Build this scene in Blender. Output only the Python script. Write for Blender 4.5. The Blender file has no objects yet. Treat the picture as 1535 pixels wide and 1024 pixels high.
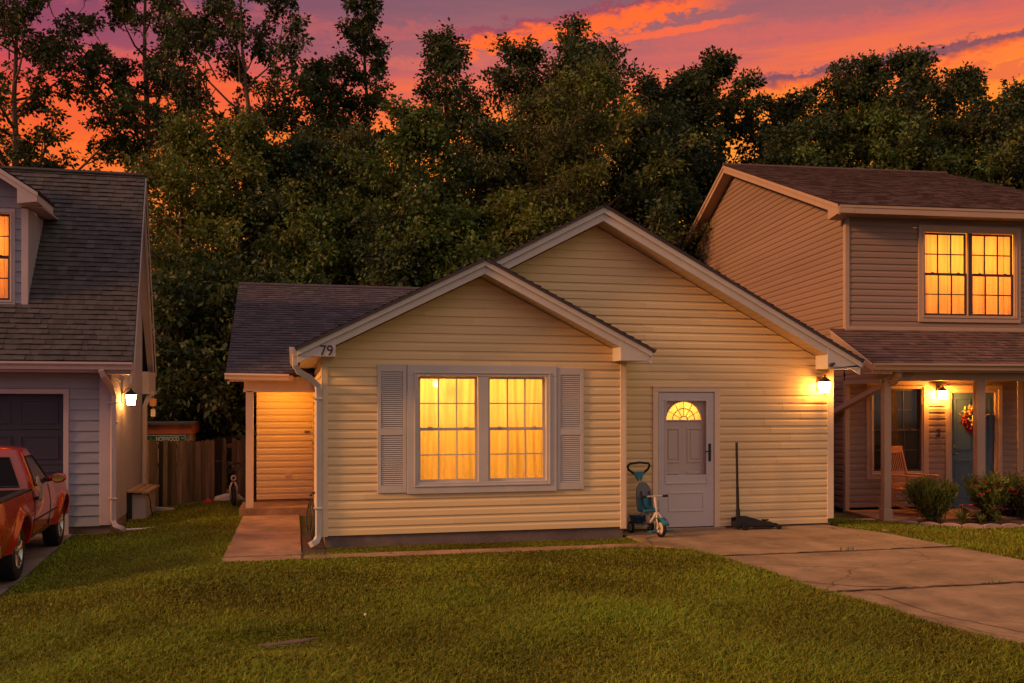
import bpy, math, random
import numpy as np
from mathutils import Vector, Matrix
random.seed(7)
RNG = np.random.default_rng(11)
S = bpy.context.scene
COL = S.collection
rad = math.radians
pi = math.pi

# ------------------------------------------------------------------ materials
def nodes_of(m):
    m.use_nodes = True
    nt = m.node_tree
    nt.nodes.clear()
    return nt, nt.nodes, nt.links

def mk(name, col, rough=.65, var=.15, scale=3.0, bump=0.0, bscale=60.0, metal=0.0, spec=.3, tint=0.0,
       stretch=(1, 1, 1), grime=0.0, emit=None, coat=0.0, huevar=0.0, transl=0.0):
    m = bpy.data.materials.new(name)
    nt, N, L = nodes_of(m)
    out = N.new('ShaderNodeOutputMaterial')
    b = N.new('ShaderNodeBsdfPrincipled')
    b.inputs['Roughness'].default_value = rough
    b.inputs['Metallic'].default_value = metal
    b.inputs['Specular IOR Level'].default_value = spec
    b.inputs['Coat Weight'].default_value = coat
    tc = N.new('ShaderNodeTexCoord')
    mp = N.new('ShaderNodeMapping'); mp.inputs['Scale'].default_value = stretch
    L.new(tc.outputs['Object'], mp.inputs['Vector'])
    nz = N.new('ShaderNodeTexNoise'); nz.inputs['Scale'].default_value = scale
    nz.inputs['Detail'].default_value = 6; nz.inputs['Roughness'].default_value = .65
    L.new(mp.outputs[0], nz.inputs['Vector'])
    mr = N.new('ShaderNodeMapRange')
    mr.inputs['From Min'].default_value = .25; mr.inputs['From Max'].default_value = .75
    mr.inputs['To Min'].default_value = 1 - var; mr.inputs['To Max'].default_value = 1 + var
    L.new(nz.outputs[0], mr.inputs['Value'])
    cur = mr.outputs[0]
    if tint:
        at = N.new('ShaderNodeAttribute'); at.attribute_name = 'tint'
        ma = N.new('ShaderNodeMath'); ma.operation = 'MULTIPLY_ADD'
        ma.inputs[1].default_value = tint; ma.inputs[2].default_value = 1.0
        L.new(at.outputs['Fac'], ma.inputs[0])
        mu = N.new('ShaderNodeMath'); mu.operation = 'MULTIPLY'
        L.new(ma.outputs[0], mu.inputs[0]); L.new(cur, mu.inputs[1]); cur = mu.outputs[0]
    vm = N.new('ShaderNodeVectorMath'); vm.operation = 'SCALE'
    vm.inputs[0].default_value = col[:3]
    L.new(cur, vm.inputs['Scale'])
    colout = vm.outputs[0]
    if grime:
        n2 = N.new('ShaderNodeTexNoise'); n2.inputs['Scale'].default_value = 1.1
        n2.inputs['Detail'].default_value = 8; n2.inputs['Roughness'].default_value = .7
        L.new(mp.outputs[0], n2.inputs['Vector'])
        rp = N.new('ShaderNodeMapRange'); rp.inputs['From Min'].default_value = .46; rp.inputs['From Max'].default_value = .70
        rp.inputs['To Min'].default_value = 0; rp.inputs['To Max'].default_value = grime
        L.new(n2.outputs[0], rp.inputs['Value'])
        mx = N.new('ShaderNodeMix'); mx.data_type = 'RGBA'
        L.new(rp.outputs[0], mx.inputs['Factor']); L.new(colout, mx.inputs['A'])
        mx.inputs['B'].default_value = (col[0]*.35, col[1]*.33, col[2]*.3, 1)
        colout = mx.outputs['Result']
    if huevar:
        hs = N.new('ShaderNodeHueSaturation')
        at = N.new('ShaderNodeAttribute'); at.attribute_name = 'tint'
        mh = N.new('ShaderNodeMath'); mh.operation = 'MULTIPLY_ADD'; mh.inputs[1].default_value = huevar; mh.inputs[2].default_value = .5
        L.new(at.outputs['Fac'], mh.inputs[0]); L.new(mh.outputs[0], hs.inputs['Hue']); L.new(colout, hs.inputs['Color'])
        colout = hs.outputs[0]
    L.new(colout, b.inputs['Base Color'])
    if bump:
        nb = N.new('ShaderNodeTexNoise'); nb.inputs['Scale'].default_value = bscale; nb.inputs['Detail'].default_value = 5
        L.new(mp.outputs[0], nb.inputs['Vector'])
        bp = N.new('ShaderNodeBump'); bp.inputs['Strength'].default_value = bump; bp.inputs['Distance'].default_value = .01
        L.new(nb.outputs[0], bp.inputs['Height']); L.new(bp.outputs[0], b.inputs['Normal'])
    sh = b.outputs[0]
    if transl:
        tr = N.new('ShaderNodeBsdfTranslucent'); L.new(colout, tr.inputs['Color'])
        ms = N.new('ShaderNodeMixShader'); ms.inputs[0].default_value = transl
        L.new(sh, ms.inputs[1]); L.new(tr.outputs[0], ms.inputs[2]); sh = ms.outputs[0]
    if emit:
        b.inputs['Emission Color'].default_value = (*emit[:3], 1)
        b.inputs['Emission Strength'].default_value = emit[3]
    L.new(sh, out.inputs['Surface'])
    return m

def mk_pane(name, tint=(1, 1, 1), refl=.06):
    m = bpy.data.materials.new(name)
    nt, N, L = nodes_of(m)
    out = N.new('ShaderNodeOutputMaterial')
    t = N.new('ShaderNodeBsdfTransparent'); t.inputs[0].default_value = (*tint, 1)
    g = N.new('ShaderNodeBsdfGlossy'); g.inputs['Roughness'].default_value = .02
    fr = N.new('ShaderNodeLayerWeight'); fr.inputs[0].default_value = .5
    pw = N.new('ShaderNodeMath'); pw.operation = 'POWER'; pw.inputs[1].default_value = 4; L.new(fr.outputs['Facing'], pw.inputs[0])
    ad = N.new('ShaderNodeMath'); ad.operation = 'MULTIPLY_ADD'; ad.inputs[1].default_value = .6; ad.inputs[2].default_value = refl
    L.new(pw.outputs[0], ad.inputs[0])
    mx = N.new('ShaderNodeMixShader'); L.new(ad.outputs[0], mx.inputs[0])
    L.new(t.outputs[0], mx.inputs[1]); L.new(g.outputs[0], mx.inputs[2])
    L.new(mx.outputs[0], out.inputs[0])
    return m

def mk_curtain(name, col, clear=.1):
    m = bpy.data.materials.new(name)
    nt, N, L = nodes_of(m)
    out = N.new('ShaderNodeOutputMaterial')
    tc = N.new('ShaderNodeTexCoord')
    mp = N.new('ShaderNodeMapping'); mp.inputs['Scale'].default_value = (9, 9, .7); L.new(tc.outputs['Object'], mp.inputs[0])
    nz = N.new('ShaderNodeTexNoise'); nz.inputs['Scale'].default_value = 1.4; nz.inputs['Detail'].default_value = 4; L.new(mp.outputs[0], nz.inputs[0])
    mr = N.new('ShaderNodeMapRange'); mr.inputs['From Min'].default_value = .3; mr.inputs['From Max'].default_value = .7
    mr.inputs['To Min'].default_value = .72; mr.inputs['To Max'].default_value = 1.1; L.new(nz.outputs[0], mr.inputs[0])
    vm = N.new('ShaderNodeVectorMath'); vm.operation = 'SCALE'; vm.inputs[0].default_value = col; L.new(mr.outputs[0], vm.inputs['Scale'])
    tr = N.new('ShaderNodeBsdfTranslucent'); L.new(vm.outputs[0], tr.inputs[0])
    df = N.new('ShaderNodeBsdfDiffuse'); L.new(vm.outputs[0], df.inputs[0])
    m1 = N.new('ShaderNodeMixShader'); m1.inputs[0].default_value = .25; L.new(tr.outputs[0], m1.inputs[1]); L.new(df.outputs[0], m1.inputs[2])
    tp = N.new('ShaderNodeBsdfTransparent')
    m2 = N.new('ShaderNodeMixShader'); m2.inputs[0].default_value = clear; L.new(m1.outputs[0], m2.inputs[1]); L.new(tp.outputs[0], m2.inputs[2])
    L.new(m2.outputs[0], out.inputs[0])
    return m

def mk_emit(name, col, s):
    m = bpy.data.materials.new(name)
    nt, N, L = nodes_of(m)
    out = N.new('ShaderNodeOutputMaterial')
    e = N.new('ShaderNodeEmission'); e.inputs[0].default_value = (*col, 1); e.inputs[1].default_value = s
    L.new(e.outputs[0], out.inputs[0])
    return m

def mk_concrete(name, col, crack=.6):
    m = mk(name, col, rough=.85, var=.34, scale=2.3, bump=.3, bscale=45, grime=.75)
    nt = m.node_tree; N = nt.nodes; L = nt.links
    b = next(n for n in N if n.type == 'BSDF_PRINCIPLED')
    src = b.inputs['Base Color'].links[0].from_socket
    tc = next(n for n in N if n.type == 'TEX_COORD')
    wn = N.new('ShaderNodeTexNoise'); wn.inputs['Scale'].default_value = 2.0; wn.inputs['Detail'].default_value = 5
    L.new(tc.outputs['Object'], wn.inputs[0])
    ad = N.new('ShaderNodeVectorMath'); ad.operation = 'MULTIPLY_ADD'; ad.inputs[1].default_value = (.55, .55, .0)
    L.new(wn.outputs['Color'], ad.inputs[0]); L.new(tc.outputs['Object'], ad.inputs[2])
    vo = N.new('ShaderNodeTexVoronoi'); vo.feature = 'DISTANCE_TO_EDGE'; vo.inputs['Scale'].default_value = .42
    L.new(ad.outputs[0], vo.inputs[0])
    mr = N.new('ShaderNodeMapRange'); mr.inputs['From Min'].default_value = .001; mr.inputs['From Max'].default_value = .005
    mr.inputs['To Min'].default_value = 1 - crack; mr.inputs['To Max'].default_value = 1
    L.new(vo.outputs['Distance'], mr.inputs[0])
    # fine speckle
    sp = N.new('ShaderNodeTexNoise'); sp.inputs['Scale'].default_value = 160; sp.inputs['Detail'].default_value = 2
    L.new(tc.outputs['Object'], sp.inputs[0])
    m3 = N.new('ShaderNodeMapRange'); m3.inputs['From Min'].default_value = .3; m3.inputs['From Max'].default_value = .7
    m3.inputs['To Min'].default_value = .82; m3.inputs['To Max'].default_value = 1.16; L.new(sp.outputs[0], m3.inputs[0])
    mu = N.new('ShaderNodeMath'); mu.operation = 'MULTIPLY'; L.new(mr.outputs[0], mu.inputs[0]); L.new(m3.outputs[0], mu.inputs[1])
    vm = N.new('ShaderNodeVectorMath'); vm.operation = 'SCALE'; L.new(src, vm.inputs[0]); L.new(mu.outputs[0], vm.inputs['Scale'])
    L.new(vm.outputs[0], b.inputs['Base Color'])
    return m

M = {}
M['yellow'] = mk('yellow_vinyl', (.77, .555, .265), .5, .07, 2.2, .06, 30, stretch=(.5, .5, 3), grime=.16, tint=.10)
M['ytrim'] = mk('cream_trim', (.76, .56, .35), .55, .06, 3)
M['trim'] = mk('lilac_white_paint', (.54, .475, .40), .5, .08, 3, .05, 40, grime=.1)
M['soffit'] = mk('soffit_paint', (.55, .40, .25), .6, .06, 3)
M['door'] = mk('door_paint', (.57, .50, .44), .4, .05, 2, .03, 50)
M['innerdoor'] = mk('inner_door_paint', (.66, .53, .42), .45, .05, 2)
M['concrete'] = mk_concrete('driveway_concrete', (.285, .185, .095))
M['walk'] = mk_concrete('walk_concrete', (.32, .188, .10), .5)
M['foundation'] = mk('foundation_block', (.17, .12, .10), .9, .3, 4, .4, 30, grime=.6)
M['shingle_grey'] = mk('grey_shingles', (.074, .067, .068), .95, .22, 6, .7, 150, tint=.32, spec=.1)
M['shingle_purple'] = mk('slate_shingles', (.084, .070, .076), .95, .2, 6, .7, 150, tint=.32, spec=.1)
M['shingle_brown'] = mk('brown_shingles', (.13, .080, .066), .95, .2, 6, .7, 150, tint=.38, spec=.1)
M['dark'] = mk('black_rubber', (.012, .012, .014), .6, .1, 5)
M['blackmetal'] = mk('black_metal', (.02, .02, .022), .4, .2, 8, metal=.3, spec=.5)
M['brass'] = mk('aged_brass', (.28, .17, .07), .35, .1, 8, metal=.9)
M['grey_clap'] = mk('grey_clapboard', (.25, .255, .305), .6, .08, 3, .08, 30, stretch=(1, 1, 4), grime=.15)
M['grey_panel'] = mk('grey_grooved_panel', (.34, .30, .34), .65, .1, 2, .1, 30, stretch=(3, 3, .4), grime=.12)
M['grey_trim'] = mk('grey_trim', (.42, .34, .345), .55, .07, 3)
M['garage'] = mk('garage_door_paint', (.036, .037, .056), .5, .08, 3)
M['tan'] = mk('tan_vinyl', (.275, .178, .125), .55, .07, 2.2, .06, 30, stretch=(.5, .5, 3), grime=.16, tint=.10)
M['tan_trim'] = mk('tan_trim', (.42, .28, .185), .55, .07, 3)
M['white'] = mk('white_paint', (.6, .52, .5), .5, .06, 4)
M['sashdark'] = mk('dark_sash', (.05, .035, .035), .5, .08, 4)
M['bluedoor'] = mk('blue_door_paint', (.06, .10, .15), .4, .06, 3)
M['pane'] = mk_pane('window_glass')
M['paneglass'] = mk_pane('storm_glass', (.93, .93, .93), .03)
M['darkpane'] = mk('dark_window_glass', (.022, .018, .018), .06, .1, 2, spec=.6)
M['curtain'] = mk_curtain('sheer_curtain', (.95, .70, .32), .05)
M['blind'] = mk_curtain('window_blind', (.85, .60, .32), .03)
M['roomwall'] = mk('room_plaster', (.7, .55, .35), .8, .05, 2)
M['bulb'] = mk_emit('bulb_glow', (1, .62, .25), 60)
M['lamp_glass'] = mk_emit('lantern_glow', (1, .41, .08), 125)
M['lamp_porch'] = mk_emit('porch_lantern_glow', (1, .38, .06), 620)
M['fence'] = mk('weathered_wood', (.118, .078, .052), .9, .6, 3, .6, 20, tint=1.1, stretch=(7, 7, .5), grime=.5)
M['wood'] = mk('warm_wood', (.46, .17, .055), .6, .25, 4, .2, 20, stretch=(2, 2, 9))
M['rust'] = mk('rust_red_paint', (.36, .09, .04), .7, .3, 5, grime=.4)
M['plank'] = mk('plank_wood', (.33, .19, .10), .8, .3, 4, .3, 20, stretch=(6, .8, 6))
M['sign_green'] = mk('sign_green', (.005, .075, .045), .4, .1, 5)
M['sign_white'] = mk('sign_white', (.62, .6, .5), .5, .08, 9)
M['red'] = mk('red_car_paint', (.36, .014, .008), .24, .08, 1.5, coat=.8, spec=.5)
M['chrome'] = mk('alloy_metal', (.5, .46, .44), .3, .1, 6, metal=.85)
M['carglass'] = mk('car_glass', (.008, .008, .008), .06, .05, 2, spec=.12)
M['mirror'] = mk('amber_mirror', (.55, .35, .08), .12, .1, 3, metal=.7)  # amber reflection put into the mirror's own colour
M['graycloth'] = mk('grey_cloth', (.22, .18, .15), .9, .2, 12, .3, 80)
M['teal'] = mk('teal_plastic', (.012, .13, .165), .35, .08, 5, spec=.5)
M['tealfab'] = mk('grey_teal_fabric', (.14, .145, .14), .9, .12, 20, .2, 120)
M['cream'] = mk('cream_plastic', (.55, .44, .36), .45, .06, 5)
M['bluebin'] = mk('blue_plastic', (.01, .06, .13), .4, .08, 5)
M['bark'] = mk('tree_bark', (.055, .035, .025), .95, .35, 6, .6, 25, stretch=(2, 2, .5))
M['barklit'] = mk('pale_bark', (.12, .07, .045), .95, .35, 6, .6, 25, stretch=(2, 2, .5))  # lit copy of the bark, the light put into its colour
M['leaf_dark'] = mk('leaf_dark', (.040, .058, .014), .55, .35, .7, tint=.55, huevar=.05, transl=.3, spec=.35)
M['leaf_mid'] = mk('leaf_mid', (.078, .112, .016), .55, .35, .7, tint=.55, huevar=.05, transl=.3, spec=.35)
M['leaf_olive'] = mk('leaf_olive', (.110, .126, .017), .55, .35, .7, tint=.55, huevar=.05, transl=.3, spec=.35)
M['leaf_brown'] = mk('leaf_brown', (.078, .088, .022), .6, .35, .7, tint=.55, huevar=.05, transl=.3, spec=.3)
M['shrub'] = mk('shrub_leaf', (.115, .135, .024), .5, .3, 3, tint=.6, huevar=.06, transl=.25)
M['petal'] = mk('red_petal', (.45, .02, .03), .6, .2, 10, tint=.4, transl=.3)
M['petal_purple'] = mk('purple_petal', (.20, .02, .09), .6, .2, 10, tint=.4, transl=.3)
M['grassblade'] = mk('grass_blade', (.200, .204, .012), .6, .34, .55, tint=.5, huevar=.045, transl=.3, spec=.2)
M['soil'] = mk('lawn_soil', (.060, .062, .014), .95, .4, 3, .6, 30)
M['mulch'] = mk('mulch', (.07, .04, .025), .95, .5, 9, .8, 40)
M['dirt'] = mk('bare_dirt', (.12, .082, .05), .95, .3, 8, .5, 50)
M['edging'] = mk('edging_concrete', (.33, .23, .17), .85, .25, 8, .3, 50)
M['hose'] = mk('hose_rubber', (.035, .028, .022), .5, .15, 6)
M['toyred'] = mk('toy_red', (.35, .02, .02), .4, .1, 6)
M['wreath'] = mk('wreath_leaf', (.26, .025, .03), .7, .4, 10, tint=.9, transl=.2)
M['wreath_pale'] = mk('wreath_straw', (.62, .42, .13), .7, .3, 10, tint=.5)
M['copper'] = mk('chime_wood', (.40, .18, .07), .6, .2, 6)
M['terracotta'] = mk('terracotta', (.22, .12, .055), .8, .25, 6, .2, 30)

# ------------------------------------------------------------------ mesh builder
class MB:
    def __init__(s): s.v = []; s.f = []; s.t = []
    def add(s, pts, faces, t=0.0):
        k = len(s.v); s.v.extend(tuple(p) for p in pts)
        for f in faces: s.f.append(tuple(i + k for i in f)); s.t.append(t)
        return s
    def quad(s, a, b, c, d, t=0.0): return s.add([a, b, c, d], [(0, 1, 2, 3)], t)
    def box(s, x0, x1, y0, y1, z0, z1, t=0.0, P=None):
        p = [(x0, y0, z0), (x1, y0, z0), (x1, y1, z0), (x0, y1, z0), (x0, y0, z1), (x1, y0, z1), (x1, y1, z1), (x0, y1, z1)]
        if P: p = [P(*q) for q in p]
        return s.add(p, [(0, 3, 2, 1), (4, 5, 6, 7), (0, 1, 5, 4), (1, 2, 6, 5), (2, 3, 7, 6), (3, 0, 4, 7)], t)
    def extr(s, pts, vec, t=0.0):
        n = len(pts); a = [Vector(p) for p in pts]; v = Vector(vec); b = [p + v for p in a]
        f = [tuple(range(n))[::-1], tuple(range(n, 2 * n))] + [(i, (i + 1) % n, n + (i + 1) % n, n + i) for i in range(n)]
        return s.add(a + b, f, t)
    def tube(s, pts, r, n=8, t=0.0, cap=True, rot=0.0, squash=1.0):
        pts = [Vector(p) for p in pts]; m = len(pts)
        rr = list(r) if hasattr(r, '__len__') else [r] * m
        ring = []; up = None
        for i, p in enumerate(pts):
            d = (pts[min(i + 1, m - 1)] - pts[max(i - 1, 0)])
            if d.length < 1e-9: d = Vector((0, 0, 1))
            d.normalize()
            if up is None:
                up = Vector((0, 0, 1)) if abs(d.z) < .9 else Vector((0, 1, 0))
            sx = d.cross(up)
            if sx.length < 1e-6: sx = d.cross(Vector((1, 0, 0)))
            sx.normalize(); up = sx.cross(d).normalized()
            ring.append([p + (sx * math.cos(rot + 2 * pi * k / n) + up * squash * math.sin(rot + 2 * pi * k / n)) * rr[i] for k in range(n)])
        vs = [q for rg in ring for q in rg]; fs = []
        for i in range(m - 1):
            for k in range(n):
                fs.append((i * n + k, i * n + (k + 1) % n, (i + 1) * n + (k + 1) % n, (i + 1) * n + k))
        if cap: fs += [tuple(range(n))[::-1], tuple((m - 1) * n + k for k in range(n))]
        return s.add(vs, fs, t)
    def lathe(s, prof, c=(0, 0, 0), axis='z', n=24, t=0.0):
        vs = []; fs = []; m = len(prof)
        for (r, h) in prof:
            for k in range(n):
                a = 2 * pi * k / n
                p = (r * math.cos(a), r * math.sin(a), h)
                if axis == 'x': p = (h, p[0], p[1])
                if axis == 'y': p = (p[0], h, p[1])
                vs.append((p[0] + c[0], p[1] + c[1], p[2] + c[2]))
        for i in range(m - 1):
            for k in range(n): fs.append((i * n + k, i * n + (k + 1) % n, (i + 1) * n + (k + 1) % n, (i + 1) * n + k))
        return s.add(vs, fs, t)
    def torus(s, c, R, r, axis='y', n=28, m=8, a0=0, a1=2 * pi, t=0.0):
        pts = []
        full = abs(a1 - a0 - 2 * pi) < 1e-6
        for k in range(n + 1):
            a = a0 + (a1 - a0) * k / n
            q = (R * math.cos(a), R * math.sin(a))
            p = (q[0], 0, q[1]) if axis == 'y' else ((0, q[0], q[1]) if axis == 'x' else (q[0], q[1], 0))
            pts.append((p[0] + c[0], p[1] + c[1], p[2] + c[2]))
        return s.tube(pts, r, m, t, cap=not full)
    def ball(s, c, r, n=10, sz=1.0, t=0.0):
        pr = [(max(1e-4, r * math.sin(pi * i / n)), -r * sz * math.cos(pi * i / n)) for i in range(n + 1)]
        return s.lathe(pr, c, 'z', max(8, n + 2), t)
    def build(s, name, mat, parent=None, smooth=False, bevel=0.0, world=True):
        off = Vector((0, 0, 0))
        if parent is not None and world:
            q = parent
            while q.parent: q = q.parent
            off = q.location.copy()
        me = bpy.data.meshes.new(name)
        vs = [(p[0] - off.x, p[1] - off.y, p[2] - off.z) for p in s.v] if off.length else s.v
        me.from_pydata(vs, [], s.f)
        at = me.attributes.new('tint', 'FLOAT', 'FACE'); at.data.foreach_set('value', s.t)
        me.materials.append(mat if not isinstance(mat, str) else M[mat])
        if smooth:
            me.polygons.foreach_set('use_smooth', [True] * len(me.polygons))
        me.update()
        o = bpy.data.objects.new(name, me); COL.objects.link(o)
        if smooth == 'auto':
            me.set_sharp_from_angle(angle=rad(40))
        if bevel:
            bv = o.modifiers.new('bevel', 'BEVEL'); bv.width = bevel; bv.segments = 2; bv.limit_method = 'ANGLE'; bv.angle_limit = rad(50)
        if parent is not None: o.parent = parent
        return o

def build_split(mb, name, mat, parent, fn, **kw):
    """one part per value of fn(face centre)"""
    groups = {}
    for f, t in zip(mb.f, mb.t):
        c = [sum(mb.v[i][a] for i in f) / len(f) for a in range(3)]
        groups.setdefault(fn(*c), []).append((f, t))
    out = []
    for k in sorted(groups):
        q = MB(); idx = {}
        for f, t in groups[k]:
            g = []
            for i in f:
                if i not in idx: idx[i] = len(q.v); q.v.append(mb.v[i])
                g.append(idx[i])
            q.f.append(tuple(g)); q.t.append(t)
        out.append(q.build(name, mat, parent, **kw))
    return out

def thing(name, label, cat, loc=(0, 0, 0), rz=0.0, group=None):
    o = bpy.data.objects.new(name, None); COL.objects.link(o)
    o.location = loc; o.rotation_euler = (0, 0, rz)
    o.empty_display_size = .2
    return tag(o, label, cat, group)
def tag(o, label, cat, group=None):
    o['label'] = label; o['category'] = cat
    if group: o['group'] = group
    return o
def struct(o): o['kind'] = 'structure'; return o
def stuff(o, label, cat): o['kind'] = 'stuff'; o['label'] = label; o['category'] = cat; return o

def text_part(txt, size, name, mat, parent, place, ext=.003):
    """place(x, y, z) maps text-plane coordinates (x right, y up, z out) to the world"""
    cu = bpy.data.curves.new('lettering', 'FONT'); cu.body = txt; cu.size = size; cu.extrude = ext; cu.align_x = 'CENTER'
    o = bpy.data.objects.new('lettering', cu); COL.objects.link(o)
    bpy.context.view_layer.update()
    me = bpy.data.meshes.new_from_object(o.evaluated_get(bpy.context.evaluated_depsgraph_get()))
    bpy.data.objects.remove(o); bpy.data.curves.remove(cu)
    mb = MB(); mb.add([place(*v.co) for v in me.vertices], [tuple(p.vertices) for p in me.polygons])
    bpy.data.meshes.remove(me)
    return mb.build(name, mat, parent)

def sm(a, b, x):
    t = min(1, max(0, (x - a) / (b - a))); return t * t * (3 - 2 * t)

# ------------------------------------------------------------------ siding, roof and trim builders
def siding(mb, left, right, z0, z1, P, e=.1143, holes=(), kind='dutch', lip=.014, zs=None):
    """lapped boards; left(z), right(z) bound the wall, P(u, z, n) places a point n metres proud of the wall"""
    prof = {'dutch': [(0, lip), (.56, lip * .86), (.70, lip * .25), (1, 0)], 'lap': [(0, lip), (1, 0)]}[kind]
    br = set(); zc = z0 if zs is None else zs
    while zc > z0 + 1e-6: zc -= e
    base = zc; k = 0
    zz = []
    while base + k * e < z1:
        b = base + k * e
        for (q, n) in prof[:-1]: zz.append(b + q * e)
        k += 1
    br.update(zz); br.update([z0, z1])
    for h in holes: br.update([h[2], h[3]])
    br = sorted(z for z in br if z0 - 1e-9 <= z <= z1 + 1e-9)
    def off(z):
        q = ((z - base) / e) % 1.0
        for (a, na), (c, nc) in zip(prof[:-1], prof[1:]):
            if a <= q <= c: return na + (nc - na) * (q - a) / (c - a)
        return 0
    eps = 1e-5
    for za, zb in zip(br[:-1], br[1:]):
        if zb - za < 1e-5: continue
        zm = (za + zb) / 2
        iv = [(left(za), right(za), left(zb), right(zb))]
        if iv[0][1] - iv[0][0] < 0 and iv[0][3] - iv[0][2] < 0: continue
        for (u0, u1, h0, h1) in holes:
            if h0 < zm < h1:
                nv = []
                for (a, b, c, d) in iv:
                    if u1 <= a or u0 >= b: nv.append((a, b, c, d)); continue
                    if u0 > a: nv.append((a, u0, c, u0))
                    if u1 < b: nv.append((u1, b, u1, d))
                iv = nv
        na, nb = off(za + eps), off(zb - eps)
        isbase = abs(((za - base) / e) - round((za - base) / e)) < 1e-4
        ti = math.sin(round((zm - base) / e - .5) * 12.9898) * .5
        for (a, b, c, d) in iv:
            if b - a < 1e-4 and d - c < 1e-4: continue
            ci = round((zm - base) / e - .5); hs = (math.sin(ci * 78.233 + z0) * 43758.5) % 1.0
            us = a + (b - a) * (.12 + .76 * hs); wv = .0016 * math.sin(ci * 4.7)
            if b - a > 1.6 and a < us < b and c < us < d:     # lap joint between two lengths of siding
                mb.quad(P(a, za, na + wv), P(us, za, na + wv), P(us, zb, nb + wv), P(c, zb, nb + wv), ti)
                mb.quad(P(us, za, na + wv + .002), P(b, za, na + .002), P(d, zb, nb + .002), P(us, zb, nb + wv + .002), -ti * .8)
                mb.quad(P(us, za, na + wv), P(us, za, na + wv + .003), P(us, zb, nb + wv + .003), P(us, zb, nb + wv), -3)
            else: mb.quad(P(a, za, na), P(b, za, na), P(d, zb, nb), P(c, zb, nb), ti)
            if isbase: mb.quad(P(a, za, 0), P(b, za, 0), P(b, za, na), P(a, za, na), ti)
    return mb

def shingles(mb, O, U, V, u0, u1, vlen, row=.14, thick=.011, seed=1, under=.035):
    """courses of tabs on the plane O + u*U + v*V (U along the eave, V up the slope, unit vectors); u0(v), u1(v) bound it"""
    r = random.Random(seed)
    O, U, V = Vector(O), Vector(U).normalized(), Vector(V).normalized()
    n = U.cross(V).normalized()
    if n.z < 0: n = -n
    p = lambda u, v, h: O + U * u + V * v + n * h
    k = 0; v = 0.0
    while v < vlen - 1e-4:
        vt = min(v + row, vlen)
        ua, ub = u0((v + vt) / 2), u1((v + vt) / 2)
        u = ua - r.random() * .3
        while u < ub:
            w = (.09 + .17 * r.random()) * (row / .13); a = max(u, ua); b = min(u + w, ub); u += w
            if b - a < .003: continue
            a2, b2 = a, b
            al, bl, at_, bt = a, b, a, b
            if a == ua: al, at_ = u0(v), u0(vt)
            if b == ub: bl, bt = u1(v), u1(vt)
            h = thick * (1 + (.55 if r.random() < .42 else 0)) + .002 * r.random()
            t = r.uniform(-.6, .6)
            g = .0015
            dv = r.uniform(-.004, .004)
            mb.quad(p(al + g, v + dv, h), p(bl - g, v + dv, h), p(bt - g, vt + .01, .001), p(at_ + g, vt + .01, .001), t)
            mb.quad(p(al + g, v + dv, -.002), p(bl - g, v + dv, -.002), p(bl - g, v + dv, h), p(al + g, v + dv, h), t - .3)
        v += row; k += 1
    # roof deck below the tabs
    a, b, c, d = p(u0(0), 0, 0), p(u1(0), 0, 0), p(u1(vlen), vlen, 0), p(u0(vlen), vlen, 0)
    dn = n * -under
    mb.add([a, b, c, d, a + dn, b + dn, c + dn, d + dn], [(0, 1, 2, 3), (7, 6, 5, 4), (0, 4, 5, 1), (1, 5, 6, 2), (2, 6, 7, 3), (3, 7, 4, 0)], -.9)
    return mb

def bar(mb, a, b, h, vec):
    """sloped board with plumb-cut ends: top edge a-b, h metres high, vec = thickness"""
    a, b = Vector(a), Vector(b); d = Vector((0, 0, -h))
    mb.extr([a, b, b + d, a + d], vec); return mb

def soffit_strip(mb, a, b, vec, n, gap=.006):
    """n planks side by side from a to b, each as wide as vec"""
    a, b, vec = Vector(a), Vector(b), Vector(vec); d = (b - a) / n; g = d.normalized() * gap
    for i in range(n):
        p = a + d * i; q = a + d * (i + 1) - g
        mb.quad(p, q, q + vec, p + vec)
    k = Vector((0, 0, .012))
    mb.quad(a + k, b + k, b + vec + k, a + vec + k)

def gutter_profile(mb, a, b, out, size=.12):
    """K-style gutter from a to b (back top edge), opening to direction out"""
    a, b, o = Vector(a), Vector(b), Vector(out).normalized(); z = Vector((0, 0, 1)); s = size
    pr = [(0, 0), (0, -s), (s * .62, -s), (s * .72, -s * .55), (s, -s * .28), (s, 0), (s * .93, 0), (s * .9, -s * .25), (s * .6, -s * .5), (s * .55, -s * .93), (s * .06, -s * .93), (s * .06, 0)]
    P = lambda q, c: c + o * q[0] + z * q[1]
    n = len(pr)
    vs = [P(q, a) for q in pr] + [P(q, b) for q in pr]
    mb.add(vs, [(i, (i + 1) % n, n + (i + 1) % n, n + i) for i in range(n)] + [tuple(range(6)), tuple(n + i for i in range(6))])
    return mb

def ring(mb, P, u0, u1, z0, z1, w, n0, n1):
    """picture-frame: outer rectangle u0..u1 x z0..z1, member width w, from n0 to n1 proud"""
    for (a, b, c, d) in ((u0, u1, z1 - w, z1), (u0, u1, z0, z0 + w), (u0, u0 + w, z0 + w, z1 - w), (u1 - w, u1, z0 + w, z1 - w)):
        mb.box(a, b, n0, n1, c, d, P=lambda u, n, z: P(u, z, n))

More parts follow.
